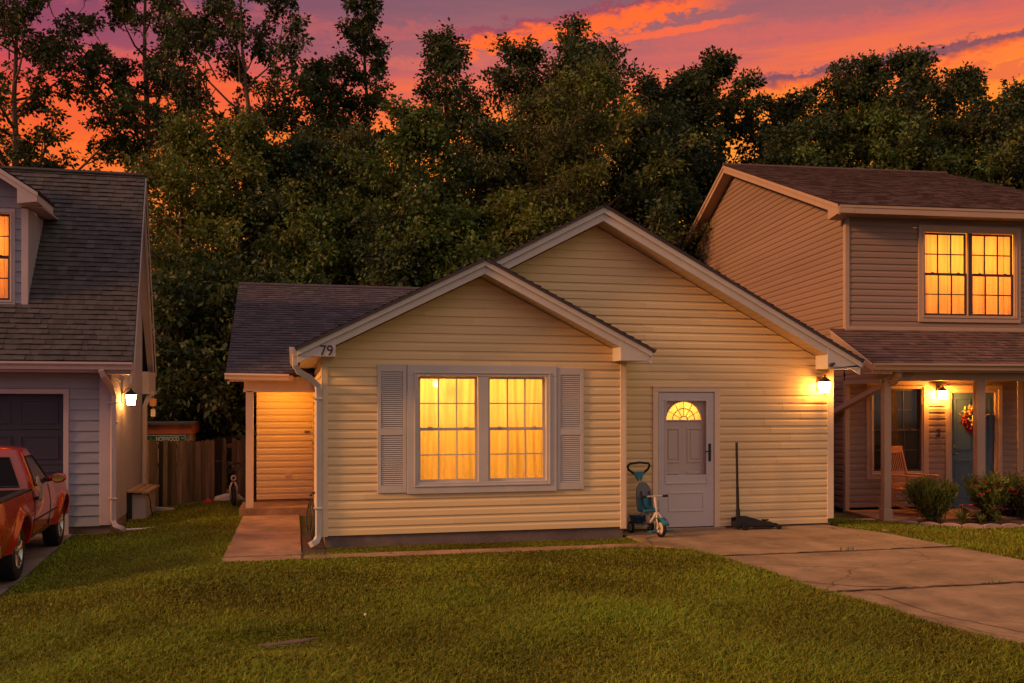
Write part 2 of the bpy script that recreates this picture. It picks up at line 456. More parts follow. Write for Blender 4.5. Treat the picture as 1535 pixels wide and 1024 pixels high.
def sash_window(parent, P, u0, u1, z0, z1, cols, casing_mat, sash_mat, pane_mat, casing=.13, pairs=1, mull=.16, backing=None, split=.5, sill=False, muntin=.016, proud=.035):
    """double-hung window(s) with a casing; returns the casing object"""
    mb = MB()
    ring(mb, P, u0, u1, z0, z1, casing, -.02, proud)
    ring(mb, P, u0 + casing * .62, u1 - casing * .62, z0 + casing * .62, z1 - casing * .62, .02, proud - .002, proud + .012)
    if sill: mb.box(u0 - .03, u1 + .03, -.01, proud + .035, z0 - .03, z0 + .012, P=lambda u, n, z: P(u, z, n))
    gu0, gu1, gz0, gz1 = u0 + casing, u1 - casing, z0 + casing, z1 - casing
    W = (gu1 - gu0 - mull * (pairs - 1)) / pairs
    for k in range(1, pairs):
        a = gu0 + k * W + (k - 1) * mull
        mb.box(a, a + mull, -.02, proud - .006, gz0, gz1, P=lambda u, n, z: P(u, z, n))
    w = mb.build('window', casing_mat, parent, bevel=.004)
    if sash_mat != casing_mat and pairs > 1:
        q = MB(); q.box(gu0 + W + .008, gu0 + W + mull - .008, -.018, proud - .002, gz0, gz1, P=lambda u, n, z: P(u, z, n)); q.build('mullion', sash_mat, w)
    for k in range(pairs):
        a = gu0 + k * (W + mull); b = a + W; zm = gz0 + (gz1 - gz0) * split
        for (c, d, n0, n1) in ((gz0, zm + .02, -.035, -.008), (zm - .02, gz1, -.06, -.036)):
            s = MB(); ring(s, P, a, b, c, d, .036, n0, n1)
            for i in range(1, cols):
                x = a + .036 + (W - .072) * i / cols
                s.box(x - muntin / 2, x + muntin / 2, n0 + .004, n1 - .004, c + .036, d - .036, P=lambda u, n, z: P(u, z, n))
            zc = (c + d) / 2
            s.box(a + .036, b - .036, n0 + .006, n1 - .006, zc - muntin / 2, zc + muntin / 2, P=lambda u, n, z: P(u, z, n))
            if c == gz0:   # sash locks and lift on the meeting rail
                for q in (.2, .8):
                    x = a + W * q
                    s.box(x - .025, x + .025, n1, n1 + .012, d - .012, d + .012, P=lambda u, n, z: P(u, z, n))
            s.build('sash', sash_mat, w)
            p = MB(); nm = (n0 + n1) / 2
            p.quad(P(a + .03, c + .03, nm), P(b - .03, c + .03, nm), P(b - .03, d - .03, nm), P(a + .03, d - .03, nm))
            p.build('pane', pane_mat, w)
    if backing: backing(w, P, gu0, gu1, gz0, gz1)
    return w

def curtain_backing(w, P, a, b, c, d):
    mid = (a + b) / 2
    for (p, q, sd) in ((a - .05, mid + .03, 1), (mid - .03, b + .05, 2)):
        r = random.Random(sd); n = 90; mb = MB()
        ph = [r.uniform(0, 6) for _ in range(4)]
        vs = []; rows = [d + .06, d * .6 + c * .4, c + (d - c) * .25, c - .06]
        for z in rows:
            for i in range(n + 1):
                t = i / n; u = p + (q - p) * t
                fold = .022 * math.sin(t * 46 + ph[0] + .4 * math.sin(t * 9 + ph[1])) + .018 * math.sin(t * 23 + ph[2]) + .012 * math.sin(t * 90 + ph[3])
                fold *= .26 + .2 * (d - z) / (d - c)
                vs.append(P(u + .02 * math.sin(z * 3 + t * 8), z, -.17 + fold))
        m = n + 1
        mb.add(vs, [(j * m + i, j * m + i + 1, (j + 1) * m + i + 1, (j + 1) * m + i) for j in range(len(rows) - 1) for i in range(n)])
        mb.build('curtain', 'curtain', w, smooth=True)

def blind_backing(w, P, a, b, c, d):
    mb = MB(); z = c - .02; k = 0
    while z < d + .02:
        for (p, q) in ((a - .03, (a + b) / 2 - .012), ((a + b) / 2 + .012, b + .03)):
            mb.quad(P(p, z, -.15), P(q, z, -.15), P(q, z + .030, -.128), P(p, z + .030, -.128), .2 * math.sin(k * 7.1))
        z += .0265; k += 1
    for u in (a + .12, a + (b - a) * .3, a + (b - a) * .7, b - .12):
        mb.box(u - .004, u + .004, -.125, -.122, c, d, P=lambda u, n, z: P(u, z, n))
    mb.build('blind', 'blind', w)

def room(parent, P, u0, u1, z0, z1, deep, bulb=None, power=60, col=(1, .55, .14)):
    """plastered room behind a lit window, with its lamp"""
    mb = MB(); n0 = -.001; n1 = -deep
    c = [(u0, z0), (u1, z0), (u1, z1), (u0, z1)]
    for i in range(4):
        (a, p), (b, q) = c[i], c[(i + 1) % 4]
        mb.quad(P(a, p, n0), P(b, q, n0), P(b, q, n1), P(a, p, n1))
    mb.quad(P(u0, z0, n1), P(u1, z0, n1), P(u1, z1, n1), P(u0, z1, n1))
    mb.build('room_interior', 'roomwall', parent)
    for bulb in ([bulb] if isinstance(bulb, tuple) else bulb):
        l = bpy.data.lights.new('room_lamp', 'POINT'); l.energy = power; l.color = col; l.shadow_soft_size = .06
        o = bpy.data.objects.new('room_lamp', l); COL.objects.link(o)
        q = parent
        while q.parent: q = q.parent
        o.location = Vector(P(*bulb)) - q.location; o.parent = q

def shutter(parent, P, u0, u1, z0, z1):
    mb = MB(); B = lambda u, n, z: P(u, z, n)
    zm = z0 + (z1 - z0) * .475
    for (a, b) in ((u0, u0 + .05), (u1 - .05, u1)): mb.box(a, b, .0, .034, z0, z1, P=B)
    for (a, b) in ((z0, z0 + .095), (zm - .045, zm + .045), (z1 - .095, z1)): mb.box(u0 + .05, u1 - .05, .0, .034, a, b, P=B)
    mb.box(u0 + .05, u1 - .05, .0, .010, z0 + .09, z1 - .09, P=B)
    o = mb.build('shutter', 'trim', parent, bevel=.003)
    lv = MB()
    for (a, b) in ((z0 + .1, zm - .05), (zm + .05, z1 - .1)):
        n = int((b - a) / .026)
        for i in range(n):
            z = a + (b - a) * (i + .5) / n
            lv.add([P(u0 + .055, z - .009, .031), P(u1 - .055, z - .009, .031), P(u1 - .055, z + .013, .012), P(u0 + .055, z + .013, .012)], [(0, 1, 2, 3)])
            lv.add([P(u0 + .055, z - .013, .031), P(u1 - .055, z - .013, .031), P(u1 - .055, z - .009, .031), P(u0 + .055, z - .009, .031)], [(0, 1, 2, 3)])
    lv.build('louvre', 'trim', o)

# wall planes
def front_plane(Y): return lambda u, z, n: (u, Y - n, z)
def west_plane(X): return lambda u, z, n: (X - n, u, z)
def east_plane(X): return lambda u, z, n: (X + n, u, z)

# ground height
def gz(x, y):
    return -.17 * (1 - sm(-2.9, -1.1, x)) - .10 * sm(8.4, 9.8, x) * sm(9.0, 12.0, y)

# ================================================================== YELLOW HOUSE
YF, YD = 12.238, 12.757
yh = thing('yellow_house', 'one storey pale yellow sided house with two front gables, white shutters and number 79', 'house', (2.5, 13, 0))
FP, DP = front_plane(YF), front_plane(YD)
WX = (1.455, 3.485, .665, 2.358)       # casing of the big window
# front wing wall
ax, az, sl = 2.43, 3.731, .5
mb = MB(); drop = .20
siding(mb, lambda z: max(.385, ax - (az - drop - z) / sl), lambda z: min(4.475, ax + (az - drop - z) / sl), .148, az - drop, FP,
       holes=[(WX[0] + .06, WX[1] - .06, WX[2] + .06, WX[3] - .06)])
mb.build('front_wall', 'yellow', yh)
mb = MB()
mb.box(.366, .436, YF - .022, YF + .03, .135, 2.50); mb.box(.356, .376, YF - .022, YF + .075, .135, 2.50)
mb.box(4.405, 4.485, YF - .022, YF + .03, .12, 2.50); mb.box(4.475, 4.493, YF - .022, YD - .03, .12, 2.45)
build_split(mb, 'corner_trim', 'ytrim', yh, lambda x, y, z: x > 2, bevel=.004)
# left side wall of the wing, seen edge on
mb = MB(); siding(mb, lambda z: YF + .076, lambda z: 17.0, .15, 2.45, west_plane(.366)); mb.build('side_wall', 'yellow', yh)
# right return of the wing
mb = MB(); siding(mb, lambda z: YF + .03, lambda z: YD - .03, .12, 2.45, east_plane(4.470)); mb.build('side_wall', 'yellow', yh)
# foundation
mb = MB()
mb.box(.40, 4.45, YF + .012, YF + .2, -.1, .16); mb.box(.40, .6, YF + .21, 17, -.1, .16)
mb.box(4.46, 7.98, YD + .012, YD + .2, -.1, .06); mb.box(7.7, 7.99, YD + .21, 23, -.2, .12)
mb.build('foundation', 'foundation', yh)
# big window
def thru(w, P, a, b, c, d): curtain_backing(w, P, a, b, c, d)
sash_window(yh, FP, *WX, 3, M['trim'], M['trim'], M['pane'], casing=.145, pairs=2, mull=.135, backing=thru, proud=.045)
room(yh, FP, .75, 4.15, .25, 2.42, 2.6, bulb=[(1.80, 2.2, -.95), (3.0, 2.2, -1.05)], power=44, col=(1, .57, .105))
room_b = MB().ball((1.93, YF + .62, 2.12), .045); room_b.build('light_bulb', 'bulb', yh, smooth=True)
shutter(yh, FP, 1.068, 1.448, .684, 2.362); shutter(yh, FP, 3.492, 3.870, .680, 2.336)
# wing roof
YR = 11.888
mb = MB()
sl_len = math.hypot(1, sl)
def roof_plane(mb, x_ridge, z_ridge, x_eave, slope, y0, y1, seed, mat_row=.12):
    sgn = 1 if x_eave > x_ridge else -1
    L_ = abs(x_eave - x_ridge) * math.hypot(1, slope)
    ze = z_ridge - abs(x_eave - x_ridge) * slope
    shingles(mb, (x_eave, y0, ze), (0, 1, 0), (-sgn, 0, slope), lambda v: 0, lambda v: y1 - y0, L_, mat_row, seed=seed)
roof_plane(mb, ax, az + .012, .02, sl, YR - .05, 17.4, 3)
roof_plane(mb, ax, az + .012, 4.78, sl, YR - .05, YD - .004, 4)
mb.build('wing_roof', 'shingle_purple', yh)
mb = MB()
for sgn in (-1, 1):
    xe = .05 if sgn < 0 else 4.735
    ze = az - abs(xe - ax) * sl
    a, b = (xe, YR, ze - .02), (ax, YR, az - .02)
    bar(mb, (xe, YR - .028, ze - .022), (ax, YR - .028, az - .022), .075, (0, .06, 0))
    bar(mb, (xe, YR, ze - .03), (ax, YR, az - .03), .165, (0, .03, 0))
mb.build('rake_board', 'trim', yh, bevel=.003)
mb = MB()
for sgn in (-1, 1):
    xe = .52 if sgn < 0 else 4.30
    ze = az - abs(xe - ax) * sl - .19
    soffit_strip(mb, (xe, YR + .03, ze), (ax, YR + .03, az - .19), (0, YF - YR - .03, 0), 24)
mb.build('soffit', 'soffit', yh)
mb = MB()      # boxed eave returns
zr = lambda x: az - abs(x - ax) * sl - .09
mb.extr([(.075, YR - .004, 2.438), (.519, YR - .004, 2.438), (.519, YR - .004, zr(.519)), (.075, YR - .004, zr(.075))], (0, YF - YR - .012, 0))
mb.extr([(4.290, YR - .004, 2.430), (4.66, YR - .004, 2.430), (4.715, YR - .004, 2.50), (4.715, YR - .004, zr(4.715)), (4.290, YR - .004, zr(4.29))], (0, YD - YR - .03, 0))
mb.box(.1, .37, YF - .02, 16.0, 2.44, 2.46)
build_split(mb, 'eave_return', 'trim', yh, lambda x, y, z: x > 2, bevel=.003)
text_part('79', .185, 'house_number', 'dark', yh, lambda x, y, z: (.408 + x * .9, YR - .008 - z, 2.452 + y), .003)
mb = MB(); gutter_profile(mb, (.075, 11.95, 2.555), (.075, 15.9, 2.53), (-1, 0, 0), .12); mb.build('gutter', 'trim', yh)
mb = MB()
mb.tube([(.03, 11.99, 2.44), (.03, 11.99, 2.33), (.07, 12.02, 2.25), (.22, 12.13, 2.17), (.31, 12.19, 2.08), (.318, 12.20, 1.96), (.318, 12.20, .16), (.29, 12.17, .09), (.22, 12.1, .06)],
        .05, 4, rot=pi / 4)
for z in (.5, 1.9): mb.box(.26, .37, 12.15, 12.24, z, z + .025)
mb.build('downspout', 'trim', yh, bevel=.006)

# main gable: door wall
gx, gzz, gs = 4.226, 4.617, .525
mb = MB(); drop = .225
DR = (5.10, 6.12, .03, 2.095)
siding(mb, lambda z: max(4.46 if z < 2.44 else 2.42 if z > 3.6 else 2.42 + (3.6 - z) * 1.75, gx - (gzz - drop - z) / gs), lambda z: min(7.925, gx + (gzz - drop - z) / gs), .035, gzz - drop, DP, zs=.035,
       holes=[(DR[0] + .03, DR[1] - .03, -.1, DR[3] - .03)])
mb.build('door_wall', 'yellow', yh)
mb = MB()
mb.box(7.918, 8.01, YD - .022, YD + .03, .10, 2.42); mb.box(8.003, 8.024, YD - .022, YD + .08, .10, 2.42)
mb.box(4.495, 4.53, YD - .018, YD + .01, .04, 2.42)
build_split(mb, 'corner_trim', 'ytrim', yh, lambda x, y, z: x > 6, bevel=.004)
mb = MB(); siding(mb, lambda z: YD + .08, lambda z: 23.2, .1, 2.5, east_plane(8.01)); mb.build('side_wall', 'yellow', yh)
YG = 12.407
mb = MB()
roof_plane(mb, gx, gzz + .012, .30, gs, YG - .05, 23.6, 5)
roof_plane(mb, gx, gzz + .012, 8.30, gs, YG - .05, 23.6, 6)
mb.build('main_roof', 'shingle_purple', yh)
mb = MB()
for sgn in (-1, 1):
    xe = 2.3 if sgn < 0 else 8.262
    ze = gzz - abs(xe - gx) * gs
    bar(mb, (xe, YG - .028, ze - .022), (gx, YG - .028, gzz - .022), .085, (0, .06, 0))
    bar(mb, (xe, YG, ze - .03), (gx, YG, gzz - .03), .185, (0, .03, 0))
mb.build('rake_board', 'trim', yh, bevel=.003)
mb = MB()
for sgn in (-1, 1):
    xe = 2.4 if sgn < 0 else 7.72
    ze = gzz - abs(xe - gx) * gs - .213
    soffit_strip(mb, (xe, YG + .03, ze), (gx, YG + .03, gzz - .213), (0, YD - YG - .03, 0), 34)
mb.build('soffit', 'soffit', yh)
mb = MB(); zr = lambda x: gzz - abs(x - gx) * gs - .1
mb.extr([(7.715, YG - .004, 2.366), (8.20, YG - .004, 2.366), (8.25, YG - .004, 2.42), (8.25, YG - .004, zr(8.25)), (7.715, YG - .004, zr(7.715))], (0, YD - YG - .012, 0))
mb.build('eave_return', 'trim', yh, bevel=.003)
mb = MB(); gutter_profile(mb, (8.252, 12.44, 2.50), (8.252, 23.4, 2.48), (1, 0, 0), .11); mb.build('gutter', 'trim', yh)
mb = MB(); mb.box(7.735, 7.79, YG - .03, YG - .005, 2.40, 2.44); mb.ball((7.75, YG - .045, 2.43), .022); mb.ball((7.79, YG - .045, 2.44), .02)
mb.build('flood_light', 'blackmetal', yh)
# front door: storm door in front of a panelled door with a fanlight
mb = MB(); B = lambda u, n, z: DP(u, z, n)
mb.box(5.085, 5.165, -.02, .040, .03, 2.02, P=B); mb.box(6.05, 6.135, -.02, .040, .03, 2.02, P=B); mb.box(5.085, 6.135, -.02, .040, 2.02, 2.10, P=B)
mb.box(5.075, 6.145, -.0, .052, 2.085, 2.112, P=B); mb.box(5.09, 6.13, -.11, -.021, 1.99, 2.09, P=B); mb.box(5.09, 5.158, -.11, -.021, .03, 1.989, P=B); mb.box(6.056, 6.13, -.11, -.021, .03, 1.989, P=B)
mb.build('door_frame', 'ytrim', yh, bevel=.004)
mb = MB()
u0, u1, z0, z1 = 5.172, 6.042, .045, 2.01
ring(mb, DP, u0, u1, .69, z1, .115, -.005, .028)
mb.box(u0, u1, -.005, .028, z0, .69, P=B)
ring(mb, DP, u0 + .15, u1 - .15, .27, .56, .028, .028, .036)
ring(mb, DP, u0 + .10, u1 - .10, .675, z1 - .10, .022, .028, .038)
sd = mb.build('storm_door', 'door', yh, bevel=.004)
mb = MB(); mb.quad(DP(u0 + .11, .70, .01), DP(u1 - .11, .70, .01), DP(u1 - .11, z1 - .11, .01), DP(u0 + .11, z1 - .11, .01)); mb.build('pane', 'paneglass', sd)
mb = MB(); mb.box(5.955, 5.995, .028, .036, 1.00, 1.26, P=B)
mb.tube([DP(5.975, 1.15, .04), DP(5.975, 1.15, .075), DP(5.93, 1.15, .08), DP(5.885, 1.145, .075)], .009, 8); mb.build('handle', 'blackmetal', sd)
mb = MB()
for z in (.35, 1.15, 1.78): mb.tube([DP(5.168, z, .034), DP(5.168, z + .09, .034)], .012, 8)
build_split(mb, 'hinge', 'chrome', sd, lambda x, y, z: int(z * 1.5))
# inner door, behind the storm door
mb = MB(); n = -.06
IP = lambda u, z, q: DP(u, z, n + q)
fx, fz, fr = 5.60, 1.60, .285
du0, du1, dz0, dz1 = 5.16, 6.05, .05, 2.02
pts = []
N_ = 28
arc = [(fx + fr * math.cos(pi * i / N_), fz + fr * math.sin(pi * i / N_)) for i in range(N_ + 1)]
mb.add([IP(du0, dz0, 0), IP(du1, dz0, 0), IP(du1, fz, 0), IP(du0, fz, 0)], [(0, 1, 2, 3)])
mb.add([IP(du0, fz, 0), IP(fx - fr, fz, 0), IP(fx - fr, dz1, 0), IP(du0, dz1, 0)], [(0, 1, 2, 3)])
mb.add([IP(fx + fr, fz, 0), IP(du1, fz, 0), IP(du1, dz1, 0), IP(fx + fr, dz1, 0)], [(0, 1, 2, 3)])
for (a, b) in zip(arc[:-1], arc[1:]):
    mb.add([IP(a[0], a[1], 0), IP(b[0], b[1], 0), IP(b[0], dz1, 0), IP(a[0], dz1, 0)], [(0, 1, 2, 3)])
for (a, b) in ((5.30, 5.545), (5.655, 5.90)):
    for (c, d) in ((.80, 1.50),) if False else ((.98, 1.50), (.32, .84)):
        ring(mb, IP, a, b, c, d, .03, 0, .012)
        mb.box(a + .055, b - .055, 0, .010, c + .055, d - .055, P=lambda u, q, z: IP(u, z, q))
idr = mb.build('front_door', 'innerdoor', yh, bevel=.003)
mb = MB()
for rr in (fr, fr * .62, fr * .22):
    mb.tube([IP(fx + rr * math.cos(pi * i / 20), fz + rr * math.sin(pi * i / 20), .006) for i in range(21)], .008 if rr < fr else .014, 6)
for i in range(1, 6): 
    a = pi * i / 6
    mb.tube([IP(fx + fr * .22 * math.cos(a), fz + fr * .22 * math.sin(a), .006), IP(fx + fr * math.cos(a), fz + fr * math.sin(a), .006)], .006, 6)
mb.tube([IP(fx - fr, fz, .006), IP(fx + fr, fz, .006)], .014, 6)
mb.build('fanlight', 'innerdoor', idr)
mb = MB(); mb.add([IP(fx, fz, -.012)] + [IP(a, b, -.012) for a, b in arc], [(0, i + 1, i + 2) for i in range(N_)]); mb.build('pane', 'curtain', idr)
room(yh, DP, 4.9, 6.3, .3, 2.3, 1.4, bulb=(5.62, 1.95, -.55), power=32)
mb = MB(); mb.box(5.05, 6.2, -.02, .10, .0, .032, P=B); mb.build('threshold', 'edging', yh)
# side porch with its roof
YP, YW = 16.12, 16.95
mb = MB(); siding(mb, lambda z: -.62, lambda z: .35, .17, 2.1, front_plane(YW)); mb.build('porch_wall', 'yellow', yh)
mb = MB(); siding(mb, lambda z: YW, lambda z: 23.2, .17, 2.4, west_plane(-.62)); 
siding(mb, lambda z: 16.2 + (z - 2.3) / .5, lambda z: 23.3 - (z - 2.3) / .5, 2.3, 4.05, west_plane(-.62)); mb.build('side_wall', 'yellow', yh)
mb = MB(); mb.box(-.76, -.64, YP - .06, YP + .06, .11, 2.06); mb.box(-.775, -.625, YP - .075, YP + .075, .1, .2) if False else None
mb.build('porch_post', 'ytrim', yh, bevel=.006)
mb = MB(); mb.box(-.80, .36, YP - .06, YP + .06, 2.04, 2.09)
for i in range(15):
    mb.box(-.79 + i * .0765, -.79 + i * .0765 + .070, YP - .05, YP + .05, 2.09, 2.30)
mb.box(-.78, .35, YP - .042, YP + .042, 2.08, 2.29); mb.build('porch_beam', 'ytrim', yh)
mb = MB(); mb.box(-.86, .36, YP - .15, YW + .1, -.1, .125); mb.box(-.62, .36, YW + .02, YW + .2, .1, .2)
mb.build('porch_slab', 'walk', yh, bevel=.012)
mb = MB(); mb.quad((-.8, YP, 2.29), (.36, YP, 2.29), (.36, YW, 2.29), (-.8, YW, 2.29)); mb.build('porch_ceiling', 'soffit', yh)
mb = MB(); ridge_y = 19.75
L_ = (ridge_y - 15.88) * math.hypot(1, .5)
shingles(mb, (-1.07, 15.88, 2.345), (1, 0, 0), (0, 1, .5), lambda v: 0, lambda v: 4.9, L_, .115, seed=9)
shingles(mb, (-1.07, 23.62, 2.345), (1, 0, 0), (0, -1, .5), lambda v: 0, lambda v: 4.9, L_, .115, seed=10)
mb.tube([(-1.07, ridge_y, 4.275), (3.6, ridge_y, 4.275)], .05, 6)
mb.build('side_roof', 'shingle_purple', yh)
mb = MB(); mb.box(-1.04, .0, 15.90, 15.93, 2.22, 2.345); mb.box(-1.03, -.62, 15.93, 16.5, 2.22, 2.24)
bar(mb, (-1.04, 15.9, 2.33), (-1.04, ridge_y, 4.255), .16, (.03, 0, 0)); bar(mb, (-1.04, 23.6, 2.33), (-1.04, ridge_y, 4.255), .16, (.03, 0, 0))
mb.build('fascia', 'ytrim', yh)
mb = MB(); gutter_profile(mb, (-1.08, 15.90, 2.345), (-.06, 15.90, 2.335), (0, -1, 0), .10); mb.build('gutter', 'ytrim', yh)
mb = MB(); mb.box(-.135, -.025, YW - .035, YW - .01, .56, .66); mb.box(-.10, -.06, YW - .05, YW - .03, .585, .635); mb.build('outdoor_outlet', 'ytrim', yh)
mb = MB(); mb.box(.20, .29, YW - .03, YW - .005, 1.33, 1.37); mb.box(.335, .35, YW - .04, YW - .01, 1.13, 1.16); build_split(mb, 'name_plate', 'brass', yh, lambda x, y, z: z > 1.25)
# back wall
mb = MB(); mb.box(-.6, 8.0, 23.2, 23.25, 0, 2.5); mb.build('back_wall', 'yellow', yh)

# ------------------------------------------------------------------ lanterns
def lantern(label, at, rz, s=1.0, warm='lamp_glass', group='wall lanterns beside the doors', squat=False, bars=True):
    t = thing('wall_lantern', label, 'wall lamp', at, rz, group)
    w = .062 * s; h = .15 * s
    q = MB(); q.box(-.05 * s, .05 * s, -.02, 0, -.08 * s, .13 * s); q.build('backplate', 'brass', t, bevel=.006, world=False)
    q = MB(); q.tube([(0, -.02, .06 * s), (0, -.06 * s, .13 * s), (0, -.12 * s, .145 * s), (0, -.13 * s, .10 * s)], .009, 8); q.build('arm', 'brass', t, world=False)
    cy = -.13 * s; k = .72
    q = MB(); b, tt = w * k, w
    bt, tp = -.10 * s, -.10 * s + h
    q.add([(-b, cy - b, bt), (b, cy - b, bt), (b, cy + b, bt), (-b, cy + b, bt), (-tt, cy - tt, tp), (tt, cy - tt, tp), (tt, cy + tt, tp), (-tt, cy + tt, tp)],
          [(0, 1, 5, 4), (1, 2, 6, 5), (2, 3, 7, 6), (3, 0, 4, 7), (3, 2, 1, 0)])
    q.build('lamp_glass', warm, t, world=False)
    q = MB()
    for (sx, sy) in ((-1, -1), (1, -1), (1, 1), (-1, 1)):
        q.tube([(sx * b * 1.04, cy + sy * b * 1.04, bt), (sx * tt * 1.04, cy + sy * tt * 1.04, tp)], .0045, 5)
    e = w * 1.28
    q.add([(-e, cy - e, tp), (e, cy - e, tp), (e, cy + e, tp), (-e, cy + e, tp), (0, cy, tp + .085 * s)], [(0, 1, 4), (1, 2, 4), (2, 3, 4), (3, 0, 4), (3, 2, 1, 0)])
    q.box(-b * 1.1, b * 1.1, cy - b * 1.1, cy + b * 1.1, bt - .012, bt - .001)
    q.ball((0, cy, tp + .09 * s), .014 * s, 6); q.ball((0, cy, bt - .022), .012 * s, 6)
    q.build('cap', 'blackmetal', t, world=False)
    return t
lantern('lit wall lantern on the yellow siding at the right end of the door wall', (7.79, YD - .016, 2.12), 0, 1.05)
lantern('lit wall lantern on the grey panelled side wall above the downspout', (-2.80, 16.75, 1.94), pi / 2, 1.15)

# porch ceiling lamp that lights the side porch
pc = thing('ceiling_lamp', 'warm ceiling lamp under the roof of the yellow side porch', 'lamp', (-.2, 16.30, 2.285))
q = MB(); q.lathe([(.001, 0), (.09, 0), (.09, -.02), (.001, -.021)], n=20); q.build('base', 'white', pc, world=False)
q = MB(); q.lathe([(.08, -.021), (.075, -.06), (.04, -.085), (.001, -.09)], n=20); q.build('globe', mk_emit('porch_globe', (1, .42, .055), 135), pc, world=False)

# garden hose on the wing's side wall
mb = MB()
for k in range(3):
    c = (.25 - .02 * k, 12.75 + .05 * k)
    mb.tube([(c[0] - .05 * math.sin(a) * (1 if k % 2 else .6), c[1] + (.07 + .03 * math.cos(a + k)) * math.sin(a), .30 + (.25 - .05 * k + .03 * math.sin(3 * a + k)) * math.cos(a)) for a in [2 * pi * i / 24 for i in range(25)]], .009, 7, cap=False)
mb.tube([(.34, 12.75, .66), (.26, 12.72, .66), (.22, 12.72, .62)], .016, 7)
tag(mb.build('garden_hose', 'hose', smooth=True), 'dark garden hose looped on the tap beside the downspout of the yellow house', 'hose')

# ================================================================== GREY HOUSE (left)
gh = thing('grey_house', 'grey house with steep shingle roof, dormer and dark garage door', 'house', (-4.5, 16, -.2))
XL, YL, YLb = -2.80, 15.76, 18.97
GP = front_plane(YL); zf = -.07
GD = (-6.25, -3.46, -.22, 2.0)
mb = MB(); siding(mb, lambda z: -9.0, lambda z: -2.955, zf, 2.342, GP, e=.166, kind='lap', lip=.018, holes=[(GD[0], GD[1] + .0, -1, GD[3])])
mb.build('front_wall', 'grey_clap', gh)
mb = MB(); mb.box(-2.955, -2.782, YL - .028, YL + .02, -.06, 2.33); mb.box(-2.802, -2.782, YL + .021, YL + .12, -.06, 2.33)
mb.box(GD[1] - .015, GD[1] + .06, YL - .035, YL + .14, -.2, 2.06); mb.box(GD[0] - .06, GD[1] + .06, YL - .033, YL + .14, 2.0, 2.075)
mb.box(GD[0] - .06, GD[0] + .01, YL - .035, YL + .14, -.2, 2.0)
build_split(mb, 'corner_trim', 'grey_trim', gh, lambda x, y, z: x > -3.1, bevel=.004)
# grooved side panel, full gable
mb = MB(); y = YL + .02
zroof = lambda y: min(2.5 + 1.5 * (y - 15.36), 2.5 + 1.5 * (19.86 - y)) - .10
while y < YLb - .01:
    y2 = min(y + .10, YLb)
    mb.add([(XL, y + .006, -.05), (XL, y2 - .006, -.05), (XL, y2 - .006, zroof(y2)), (XL, y + .006, zroof(y))], [(0, 1, 2, 3)], random.uniform(-.3, .3))
    mb.add([(XL - .016, y - .009, -.05), (XL - .016, y + .009, -.05), (XL - .016, y + .009, zroof(y)), (XL - .016, y - .009, zroof(y))], [(0, 1, 2, 3)], -.5)
    y = y2
mb.box(-9, XL - .02, YLb, YLb + .05, -.1, 2.9); mb.extr([(-9.02, 15.78, -.2), (-9.02, 18.95, -.2), (-9.02, 18.95, zroof(18.95)), (-9.02, 17.61, zroof(17.61)), (-9.02, 15.78, zroof(15.78))], (.03, 0, 0))
mb.build('side_wall', 'grey_panel', gh)
mb = MB(); mb.box(-9, -3.4, YL + .02, YL + .2, -.4, zf) if False else None
mb.box(-3.39, XL - .01, YL + .015, YL + .2, -.4, zf + .01); mb.box(XL - .2, XL - .01, YL + .21, YLb, -.4, -.04); mb.build('foundation', 'foundation', gh)
# garage door
mb = MB(); yg = YL + .12; nrow = 4; H = GD[3] - GD[2]
for r in range(nrow):
    z0 = GD[2] + H * r / nrow; z1 = z0 + H / nrow - .008
    mb.box(GD[0], GD[1], yg, yg + .03, z0, z1)
    for c in range(4):
        u0 = GD[0] + .08 + (GD[1] - GD[0] - .08) * c / 4; u1 = u0 + (GD[1] - GD[0]) / 4 - .14
        PP = front_plane(yg)
        ring(mb, PP, u0, u1, z0 + .09, z1 - .08, .03, 0, .012)
mb.build('garage_door', 'garage', gh, bevel=.003)
# roof, both slopes, right edge drifting in a little towards the back
mb = MB(); hyp = math.hypot(1, 1.5)
rl = 2.25 * hyp
rw = .10
def front_slope(v0, v1, a, b, sd_):
    q_ = v0 / hyp
    shingles(mb, (-9.2, 15.36 + q_, 2.5 + 1.5 * q_), (1, 0, 0), (0, 1, 1.5), lambda v: a, (lambda v: 6.80 - .068 * (v + v0) / hyp) if b is None else (lambda v: b), v1 - v0, rw, thick=.016, seed=sd_)
front_slope(0, 11 * rw, 0, None, 21)
front_slope(11 * rw, 30 * rw, 0, 3.22, 23); front_slope(11 * rw, 30 * rw, 5.14, None, 24)
front_slope(30 * rw, rl, 0, None, 25)
shingles(mb, (-9.2, 19.86, 2.5), (1, 0, 0), (0, -1, 1.5), lambda v: 0, lambda v: 6.50 + .03 * v / hyp, rl, .135, thick=.014, seed=22)
mb.tube([(-9.2, 17.61, 5.89), (-2.56, 17.61, 5.89)], .045, 6, t=-.5)
mb.build('roof', 'shingle_grey', gh)
mb = MB()
bar(mb, (-2.42, 15.38, 2.46), (-2.57, 17.61, 5.84), .30, (-.03, 0, 0)); bar(mb, (-2.70, 19.84, 2.48), (-2.57, 17.61, 5.84), .30, (-.03, 0, 0))
bar(mb, (-2.40, 15.38, 2.47), (-2.55, 17.61, 5.85), .10, (.02, 0, 0)); bar(mb, (-2.68, 19.84, 2.49), (-2.55, 17.61, 5.85), .10, (.02, 0, 0))
mb.add([(-2.44, 15.4, 2.3), (-2.59, 17.6, 5.62), (-2.8, 17.6, 5.62), (-2.8, 15.4, 2.3)], [(0, 1, 2, 3)])
mb.add([(-2.72, 19.8, 2.3), (-2.59, 17.6, 5.62), (-2.8, 17.6, 5.62), (-2.8, 19.8, 2.3)], [(0, 1, 2, 3)])
